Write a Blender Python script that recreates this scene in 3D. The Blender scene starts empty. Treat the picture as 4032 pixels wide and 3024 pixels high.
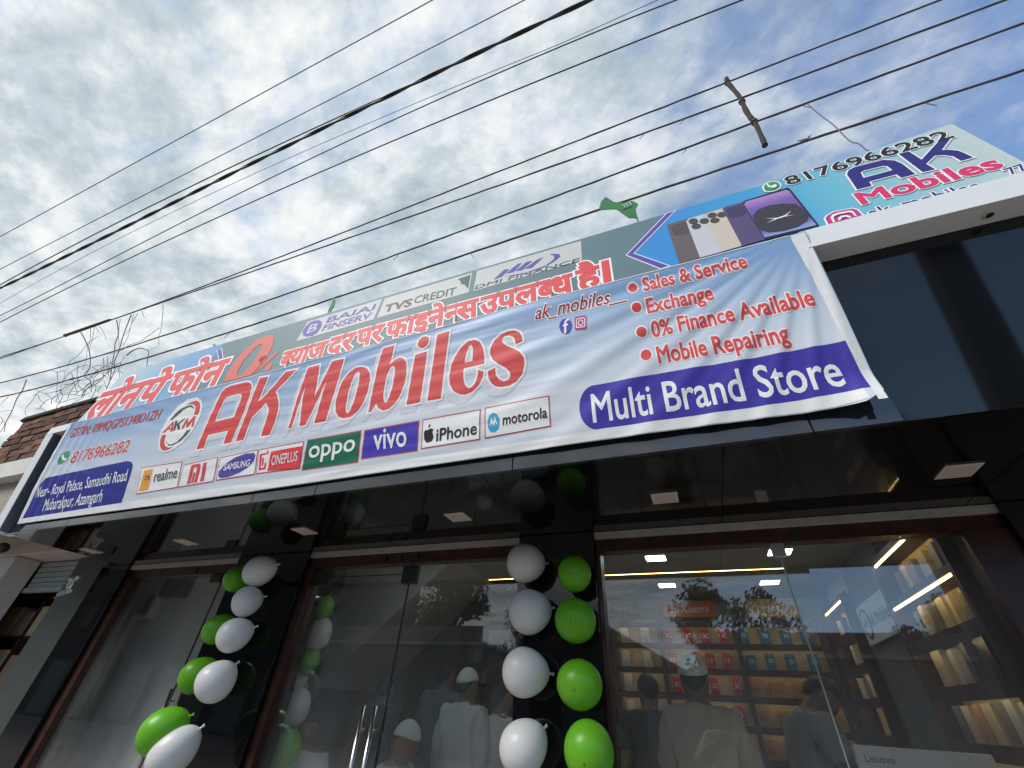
import bpy, bmesh, math, random
from mathutils import Vector, Matrix
random.seed(7)
SC = bpy.context.scene
COL = SC.collection
R = math.radians
# ---------------------------------------------------------------- camera
CAM_M = ((0.932203, -0.181517, -0.313129), (0.358374, 0.584006, 0.728358), (0.05066, -0.791194, 0.609463))  # world X,Y,Z rows in camera right/down/forward
cam_d = bpy.data.cameras.new('camera')
cam_d.sensor_width = 36.0
cam_d.lens = 36.0 * 1651.67 / 4032.0
cam_d.clip_start = 0.02
cam_d.clip_end = 2000.0
cam = bpy.data.objects.new('camera', cam_d)
COL.objects.link(cam)
mw = Matrix.Identity(4)
for i in range(3):
    mw[i][0] = CAM_M[i][0]
    mw[i][1] = -CAM_M[i][1]
    mw[i][2] = -CAM_M[i][2]
mw[0][3], mw[1][3], mw[2][3] = 0.0, 0.0, 1.6
cam.matrix_world = mw
SC.camera = cam
# ---------------------------------------------------------------- world: blue sky behind broken cloud
SUN_DIR = Vector((-0.46, -0.60, 0.65)).normalized()
SUN_EL = math.asin(SUN_DIR.z)
world = bpy.data.worlds.new('World')
SC.world = world
world.use_nodes = True
nt = world.node_tree
nt.nodes.clear()
def wn(t, **k):
    n = nt.nodes.new(t)
    for a, b in k.items():
        setattr(n, a, b)
    return n
wl = nt.links.new
wout = wn('ShaderNodeOutputWorld')
bg = wn('ShaderNodeBackground')
bg.inputs['Strength'].default_value = 0.1
sky = wn('ShaderNodeTexSky', sky_type='NISHITA', sun_disc=False)
sky.sun_elevation = SUN_EL
sky.sun_rotation = math.atan2(SUN_DIR.x, SUN_DIR.y)
sky.air_density = 1.0
sky.dust_density = 1.2
sky.ozone_density = 2.0
tc = wn('ShaderNodeTexCoord')
sep = wn('ShaderNodeSeparateXYZ')
wl(tc.outputs['Generated'], sep.inputs[0])
def wmath(op, a, b=None, c=None, clamp=False):
    n = wn('ShaderNodeMath', operation=op, use_clamp=clamp)
    for i, v in enumerate((a, b, c)):
        if v is None:
            continue
        if isinstance(v, (int, float)):
            n.inputs[i].default_value = v
        else:
            wl(v, n.inputs[i])
    return n.outputs[0]
zc = wmath('MAXIMUM', wmath('ADD', sep.outputs['Z'], 0.12), 0.1)      # cloud deck seen in perspective
px = wmath('DIVIDE', sep.outputs['X'], zc)
py = wmath('DIVIDE', sep.outputs['Y'], zc)
comb = wn('ShaderNodeCombineXYZ')
wl(px, comb.inputs[0]); wl(py, comb.inputs[1])
def wmap(rot, scale, loc=(0, 0, 0)):
    m = wn('ShaderNodeMapping')
    m.inputs['Rotation'].default_value = (0, 0, R(rot))
    m.inputs['Scale'].default_value = scale
    m.inputs['Location'].default_value = loc
    wl(comb.outputs[0], m.inputs['Vector'])
    return m.outputs[0]
def wnoise(vec, scale, detail, rough, dist=0.0):
    n = wn('ShaderNodeTexNoise')
    n.inputs['Scale'].default_value = scale
    n.inputs['Detail'].default_value = detail
    n.inputs['Roughness'].default_value = rough
    n.inputs['Distortion'].default_value = dist
    wl(vec, n.inputs['Vector'])
    return n.outputs['Fac']
def wramp(fac, stops):
    n = wn('ShaderNodeValToRGB')
    el = n.color_ramp.elements
    while len(el) < len(stops):
        el.new(0.5)
    for e, (p, c) in zip(el, stops):
        e.position = p
        e.color = (c, c, c, 1) if isinstance(c, (int, float)) else (*c, 1)
    wl(fac, n.inputs[0])
    return n.outputs[0]
big_n = wnoise(wmap(52, (1.0, 1.7, 1)), 1.5, 4, 0.55, 0.15)
fine_n = wnoise(wmap(52, (1.0, 1.45, 1), (3.1, 1.7, 0)), 6.2, 11, 0.60, 0.12)
cov = wmath('ADD', wmath('MULTIPLY', big_n, 0.60), wmath('MULTIPLY', fine_n, 0.56))
# the deck thins out towards +X (open blue there), thickens towards -X
cov = wmath('ADD', cov, wmath('MULTIPLY', wmath('MAXIMUM', px, -2.0), -0.17))
cov = wmath('SUBTRACT', cov, wmath('MULTIPLY', wmath('MINIMUM', wmath('MAXIMUM', px, 0.0), 1.0), 0.07))
mask = wramp(cov, [(0.36, 0.12), (0.46, 0.32), (0.56, 0.72), (0.68, 1.0)])
shade_a = wnoise(wmap(52, (0.9, 1.8, 1), (1.3, 5.2, 0)), 2.3, 5, 0.58, 0.3)
shade_b = wnoise(wmap(52, (1.0, 1.4, 1), (7.7, 2.2, 0)), 9.0, 11, 0.66, 0.10)
shade = wmath('ADD', wmath('MULTIPLY', shade_a, 0.60), wmath('MULTIPLY', shade_b, 0.45))
cloud_c = wramp(shade, [(0.40, (3.6, 4.3, 4.75)), (0.49, (5.0, 5.65, 6.0)), (0.565, (6.8, 7.15, 7.3)), (0.66, (8.6, 8.5, 8.15))])
mixc = wn('ShaderNodeMix', data_type='RGBA', blend_type='MIX')
wl(mask, mixc.inputs['Factor'])
skymul = wn('ShaderNodeMix', data_type='RGBA', blend_type='MULTIPLY')
skymul.inputs['Factor'].default_value = 1.0
skymul.inputs['B'].default_value = (1.45, 1.8, 2.1, 1)
wl(sky.outputs[0], skymul.inputs['A'])
wl(skymul.outputs['Result'], mixc.inputs['A'])
wl(cloud_c, mixc.inputs['B'])
wl(mixc.outputs['Result'], bg.inputs['Color'])
wl(bg.outputs[0], wout.inputs[0])
# ---------------------------------------------------------------- sun behind thin cloud
sun_d = bpy.data.lights.new('sun', 'SUN')
sun_d.energy = 2.5
sun_d.angle = R(25)
sun_d.color = (1.0, 0.95, 0.88)
sun = bpy.data.objects.new('sun', sun_d)
COL.objects.link(sun)
sun.rotation_euler = (-SUN_DIR).to_track_quat('-Z', 'Y').to_euler()
# ---------------------------------------------------------------- exposure
SC.view_settings.view_transform = 'Standard'
SC.view_settings.look = 'None'
SC.view_settings.exposure = 0.3
SC.view_settings.gamma = 1.0
SC.view_settings.use_curve_mapping = False
SC.render.engine = 'CYCLES'
SC.cycles.max_bounces = 10
SC.cycles.transparent_max_bounces = 16
SC.cycles.glossy_bounces = 5
SC.cycles.caustics_reflective = False
SC.cycles.caustics_refractive = False

# ================================================================ helpers
MATS = {}
def mat(name, col=(0.5, 0.5, 0.5), rough=0.5, metal=0.0, spec=0.5, var=0.0, vscale=8.0, bump=0.0, bscale=40.0, emit=None, estr=0.0, coat=0.0, rvar=0.0):
    if name in MATS:
        return MATS[name]
    m = bpy.data.materials.new(name)
    m.use_nodes = True
    t = m.node_tree
    b = t.nodes['Principled BSDF']
    b.inputs['Base Color'].default_value = (*col, 1)
    b.inputs['Roughness'].default_value = rough
    b.inputs['Metallic'].default_value = metal
    b.inputs['Specular IOR Level'].default_value = spec
    b.inputs['Coat Weight'].default_value = coat
    if var > 0 or bump > 0 or rvar > 0:
        tcn = t.nodes.new('ShaderNodeTexCoord')
    if var > 0 or rvar > 0:
        n = t.nodes.new('ShaderNodeTexNoise')
        n.inputs['Scale'].default_value = vscale
        n.inputs['Detail'].default_value = 6
        n.inputs['Roughness'].default_value = 0.6
        t.links.new(tcn.outputs['Object'], n.inputs['Vector'])
        if var > 0:
            r = t.nodes.new('ShaderNodeValToRGB')
            r.color_ramp.elements[0].position = 0.3
            r.color_ramp.elements[1].position = 0.7
            r.color_ramp.elements[0].color = (*[max(0, c * (1 - var)) for c in col], 1)
            r.color_ramp.elements[1].color = (*[min(1, c * (1 + var)) for c in col], 1)
            t.links.new(n.outputs['Fac'], r.inputs[0])
            t.links.new(r.outputs[0], b.inputs['Base Color'])
        if rvar > 0:
            mr = t.nodes.new('ShaderNodeMapRange')
            mr.inputs['To Min'].default_value = max(0, rough - rvar)
            mr.inputs['To Max'].default_value = rough + rvar
            t.links.new(n.outputs['Fac'], mr.inputs['Value'])
            t.links.new(mr.outputs[0], b.inputs['Roughness'])
    if bump > 0:
        n2 = t.nodes.new('ShaderNodeTexNoise')
        n2.inputs['Scale'].default_value = bscale
        n2.inputs['Detail'].default_value = 4
        t.links.new(tcn.outputs['Object'], n2.inputs['Vector'])
        bp = t.nodes.new('ShaderNodeBump')
        bp.inputs['Strength'].default_value = bump
        bp.inputs['Distance'].default_value = 0.02
        t.links.new(n2.outputs['Fac'], bp.inputs['Height'])
        t.links.new(bp.outputs[0], b.inputs['Normal'])
    if emit is not None:
        b.inputs['Emission Color'].default_value = (*emit, 1)
        b.inputs['Emission Strength'].default_value = estr
    MATS[name] = m
    return m

class MB:
    """collects faces for ONE mesh object"""
    def __init__(s):
        s.v = []; s.f = []
    def add(s, vs, fs):
        o = len(s.v)
        s.v += [tuple(v) for v in vs]
        s.f += [tuple(i + o for i in f) for f in fs]
        return s
    def box(s, x0, x1, y0, y1, z0, z1):
        return s.add([(x0, y0, z0), (x1, y0, z0), (x1, y1, z0), (x0, y1, z0), (x0, y0, z1), (x1, y0, z1), (x1, y1, z1), (x0, y1, z1)],
                     [(0, 3, 2, 1), (4, 5, 6, 7), (0, 1, 5, 4), (1, 2, 6, 5), (2, 3, 7, 6), (3, 0, 4, 7)])
    def hexa(s, p):
        """8 corners, bottom loop then top loop"""
        return s.add(p, [(0, 3, 2, 1), (4, 5, 6, 7), (0, 1, 5, 4), (1, 2, 6, 5), (2, 3, 7, 6), (3, 0, 4, 7)])
    def prism(s, pts, d):
        n = len(pts); d = Vector(d)
        p2 = [tuple(Vector(p) + d) for p in pts]
        return s.add(list(pts) + p2, [tuple(range(n - 1, -1, -1)), tuple(range(n, 2 * n))] + [(i, (i + 1) % n, n + (i + 1) % n, n + i) for i in range(n)])
    def tube(s, pts, rad, n=8, cap=True):
        P = [Vector(p) for p in pts]
        rs = rad if isinstance(rad, (list, tuple)) else [rad] * len(P)
        vs = []; fs = []
        up = Vector((0, 0, 1))
        a = None
        for i, p in enumerate(P):
            t = (P[min(i + 1, len(P) - 1)] - P[max(i - 1, 0)])
            t = t.normalized() if t.length > 1e-9 else Vector((1, 0, 0))
            if a is None:
                a = t.cross(up)
                if a.length < 1e-3:
                    a = t.cross(Vector((1, 0, 0)))
            a = (a - t * a.dot(t)).normalized()
            b = t.cross(a)
            for k in range(n):
                an = 2 * math.pi * k / n
                vs.append(p + (a * math.cos(an) + b * math.sin(an)) * rs[i])
        for i in range(len(P) - 1):
            for k in range(n):
                fs.append((i * n + k, i * n + (k + 1) % n, (i + 1) * n + (k + 1) % n, (i + 1) * n + k))
        if cap:
            fs.append(tuple(range(n - 1, -1, -1)))
            fs.append(tuple(len(vs) - n + k for k in range(n)))
        return s.add(vs, fs)
    def build(s, name, m, parent=None, smooth=False, bevel=0.0):
        me = bpy.data.meshes.new(name)
        me.from_pydata(s.v, [], s.f)
        me.validate()
        if smooth:
            me.polygons.foreach_set('use_smooth', [True] * len(me.polygons))
        me.update()
        return link(name, me, m, parent, bevel)

def link(name, me, m, parent=None, bevel=0.0):
    if m is not None:
        me.materials.clear()
        me.materials.append(m if not isinstance(m, str) else MATS[m])
    o = bpy.data.objects.new(name, me)
    COL.objects.link(o)
    if parent is not None:
        o.parent = parent
    if bevel > 0:
        b = o.modifiers.new('bevel', 'BEVEL')
        b.width = bevel; b.segments = 2; b.limit_method = 'ANGLE'
    return o
def empty(name, loc=(0, 0, 0), rz=0.0):
    o = bpy.data.objects.new(name, None)
    o.empty_display_size = 0.1
    COL.objects.link(o)
    o.location = loc
    o.rotation_euler = (0, 0, rz)
    return o
def tag(o, label, cat, group=None):
    o['label'] = label
    o['category'] = cat
    if group:
        o['group'] = group
    return o
def bx(name, m, parent, x0, x1, y0, y1, z0, z1, bevel=0.0):
    return MB().box(x0, x1, y0, y1, z0, z1).build(name, m, parent, bevel=bevel)
def copy_tree(o, parent=None):
    c = o.copy()
    COL.objects.link(c)
    c.parent = parent
    for ch in o.children:
        copy_tree(ch, c)
    return c
BAN_TOP=[(-5.273,3.535),(-4.74,3.531),(-4.284,3.545),(-3.749,3.547),(-3.174,3.547),(-2.275,3.56),(-1.402,3.555),(-0.761,3.575),(0.016,3.571),(0.417,3.574),(0.789,3.579),(0.865,3.573)]
BAN_BOT=[(-5.38,2.636),(-4.496,2.637),(-3.578,2.635),(-2.574,2.641),(-1.4,2.65),(-0.776,2.653),(-0.37,2.656),(0.079,2.654),(0.416,2.65),(0.606,2.648),(0.789,2.65),(0.858,2.688)]
BAN_RIGHT=[(0.865,3.573),(0.847,3.464),(0.857,3.14),(0.858,2.861),(0.858,2.688)]
BAN_HEM_R=[(0.791,3.571),(0.8,3.282),(0.811,2.91),(0.822,2.711)]
BAN_HEM_B=[(-2.594,2.697),(-1.327,2.703),(-0.365,2.704),(-0.297,2.713),(0.821,2.708)]
BIG=[[[(-3.277,3.01),(-3.275,3.024),(-3.249,3.222),(-3.22,3.4),(-3.208,3.463),(-3.176,3.496),(-3.121,3.509),(-2.962,3.505),(-2.921,3.493),(-2.896,3.474),(-2.879,3.447),(-2.872,3.376),(-2.878,3.249),(-2.897,3.144),(-2.922,3.013),(-2.999,3.013),(-2.987,3.113),(-3.192,3.111),(-3.201,3.009)],[(-3.17,3.212),(-2.971,3.216),(-2.957,3.335),(-2.956,3.386),(-2.969,3.405),(-3.001,3.412),(-3.089,3.411),(-3.128,3.407),(-3.149,3.376)]],[[(-2.877,3.016),(-2.849,3.2),(-2.833,3.386),(-2.816,3.512),(-2.727,3.505),(-2.76,3.299),(-2.694,3.349),(-2.555,3.511),(-2.448,3.507),(-2.608,3.355),(-2.576,3.315),(-2.547,3.261),(-2.529,3.189),(-2.533,3.096),(-2.555,3.017),(-2.635,3.018),(-2.622,3.152),(-2.621,3.205),(-2.639,3.24),(-2.674,3.279),(-2.779,3.178),(-2.8,3.015)]],[[(-2.39,3.038),(-2.368,3.29),(-2.337,3.498),(-2.23,3.498),(-2.217,3.363),(-2.213,3.234),(-2.204,3.259),(-2.116,3.501),(-2.011,3.498),(-2.032,3.299),(-2.054,3.155),(-2.068,3.039),(-2.163,3.041),(-2.146,3.222),(-2.131,3.356),(-2.179,3.208),(-2.239,3.04),(-2.29,3.039),(-2.318,3.243),(-2.321,3.351),(-2.347,3.191),(-2.36,3.039)]],[[(-1.832,3.393),(-1.791,3.372),(-1.763,3.332),(-1.751,3.273),(-1.756,3.199),(-1.777,3.124),(-1.81,3.068),(-1.859,3.036),(-1.914,3.033),(-1.962,3.051),(-1.997,3.095),(-2.011,3.157),(-2.007,3.237),(-1.984,3.321),(-1.942,3.375),(-1.888,3.398)],[(-1.859,3.364),(-1.885,3.353),(-1.908,3.289),(-1.919,3.2),(-1.919,3.131),(-1.912,3.081),(-1.898,3.064),(-1.878,3.075),(-1.86,3.13),(-1.847,3.206),(-1.841,3.286),(-1.846,3.344)]],[[(-1.726,3.042),(-1.716,3.201),(-1.702,3.381),(-1.681,3.505),(-1.587,3.507),(-1.596,3.431),(-1.608,3.355),(-1.571,3.389),(-1.529,3.396),(-1.495,3.379),(-1.475,3.341),(-1.466,3.264),(-1.473,3.192),(-1.496,3.12),(-1.525,3.07),(-1.567,3.04),(-1.613,3.036),(-1.651,3.059),(-1.675,3.096),(-1.704,3.043)],[(-1.576,3.346),(-1.597,3.338),(-1.616,3.296),(-1.626,3.213),(-1.625,3.135),(-1.614,3.095),(-1.595,3.087),(-1.578,3.117),(-1.562,3.191),(-1.556,3.268),(-1.56,3.325)]],[[(-1.345,3.514),(-1.32,3.499),(-1.316,3.474),(-1.326,3.445),(-1.356,3.429),(-1.385,3.439),(-1.4,3.46),(-1.396,3.494),(-1.374,3.515)]],[[(-1.44,3.042),(-1.427,3.207),(-1.412,3.388),(-1.323,3.395),(-1.331,3.235),(-1.344,3.043)]],[[(-1.291,3.043),(-1.274,3.272),(-1.256,3.504),(-1.166,3.509),(-1.184,3.291),(-1.199,3.041)]],[[(-0.915,3.212),(-0.915,3.249),(-0.924,3.318),(-0.948,3.373),(-0.986,3.397),(-1.029,3.398),(-1.076,3.364),(-1.113,3.314),(-1.139,3.252),(-1.149,3.183),(-1.141,3.121),(-1.115,3.073),(-1.073,3.045),(-1.036,3.036),(-0.992,3.045),(-0.948,3.078),(-0.924,3.122),(-0.917,3.159),(-0.953,3.175),(-0.956,3.138),(-0.971,3.096),(-0.993,3.074),(-1.015,3.071),(-1.036,3.091),(-1.049,3.13),(-1.053,3.176),(-1.051,3.212)],[(-1.049,3.25),(-0.995,3.25),(-0.993,3.3),(-0.995,3.345),(-1.005,3.366),(-1.019,3.365),(-1.037,3.325)]],[[(-0.67,3.309),(-0.673,3.343),(-0.689,3.378),(-0.72,3.396),(-0.76,3.401),(-0.805,3.391),(-0.851,3.358),(-0.876,3.311),(-0.877,3.269),(-0.86,3.227),(-0.825,3.192),(-0.777,3.154),(-0.752,3.122),(-0.749,3.095),(-0.762,3.076),(-0.791,3.071),(-0.821,3.09),(-0.841,3.123),(-0.843,3.168),(-0.89,3.156),(-0.887,3.115),(-0.869,3.076),(-0.843,3.051),(-0.805,3.039),(-0.758,3.038),(-0.712,3.057),(-0.677,3.097),(-0.661,3.155),(-0.665,3.197),(-0.689,3.239),(-0.727,3.271),(-0.775,3.304),(-0.797,3.331),(-0.799,3.355),(-0.783,3.373),(-0.752,3.371),(-0.725,3.351),(-0.715,3.325),(-0.713,3.299)]]]
BRAND=[('realme',[(-3.864,2.945),(-3.394,2.935),(-3.37,2.741),(-3.83,2.737)]),('mi',[(-3.367,2.908),(-3.014,2.921),(-3.0,2.745),(-3.365,2.741)]),('samsung',[(-2.995,2.913),(-2.629,2.925),(-2.612,2.75),(-2.981,2.749)]),('oneplus',[(-2.622,2.923),(-2.224,2.926),(-2.22,2.745),(-2.603,2.752)]),('oppo',[(-2.197,2.931),(-1.761,2.931),(-1.758,2.728),(-2.203,2.73)]),('vivo',[(-1.738,2.928),(-1.339,2.927),(-1.339,2.741),(-1.741,2.744)]),('iphone',[(-1.318,2.928),(-0.936,2.929),(-0.938,2.75),(-1.317,2.749)]),('motorola',[(-0.911,2.933),(-0.529,2.933),(-0.533,2.763),(-0.91,2.752)])]
SGN_TOP=[(-5.226,4.097),(-3.769,4.216),(-2.465,4.2),(-1.458,4.161),(-0.297,4.168),(0.83,4.163),(1.779,4.255)]
SGN_L=[(-5.208,3.543)]
SGN_R=[(1.777,3.752)]
HINDI=[('लोन',(-5.135,3.554),(-4.605,3.554),(-5.239,3.903),(-4.52,3.89)),('पे',(-4.306,3.567),(-4.272,3.566),(-4.492,3.896),(-4.195,3.896)),('फोन',(-4.022,3.592),(-3.48,3.58),(-4.136,3.895),(-3.459,3.896)),('ब्याज',(-2.69,3.593),(-2.3,3.593),(-2.727,3.769),(-2.287,3.772)),('दर',(-2.218,3.594),(-2.025,3.586),(-2.264,3.786),(-2.036,3.775)),('पर',(-1.959,3.605),(-1.778,3.602),(-2.009,3.792),(-1.781,3.783)),('फाइनेन्स',(-1.706,3.608),(-1.02,3.602),(-1.743,3.791),(-1.018,3.783)),('उपलब्ध',(-0.965,3.603),(-0.382,3.596),(-0.983,3.787),(-0.362,3.789)),('है',(-0.309,3.607),(-0.215,3.609),(-0.327,3.796),(-0.194,3.794)),('।',(-0.151,3.607),(-0.117,3.607),(-0.152,3.822),(-0.117,3.819))]
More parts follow.
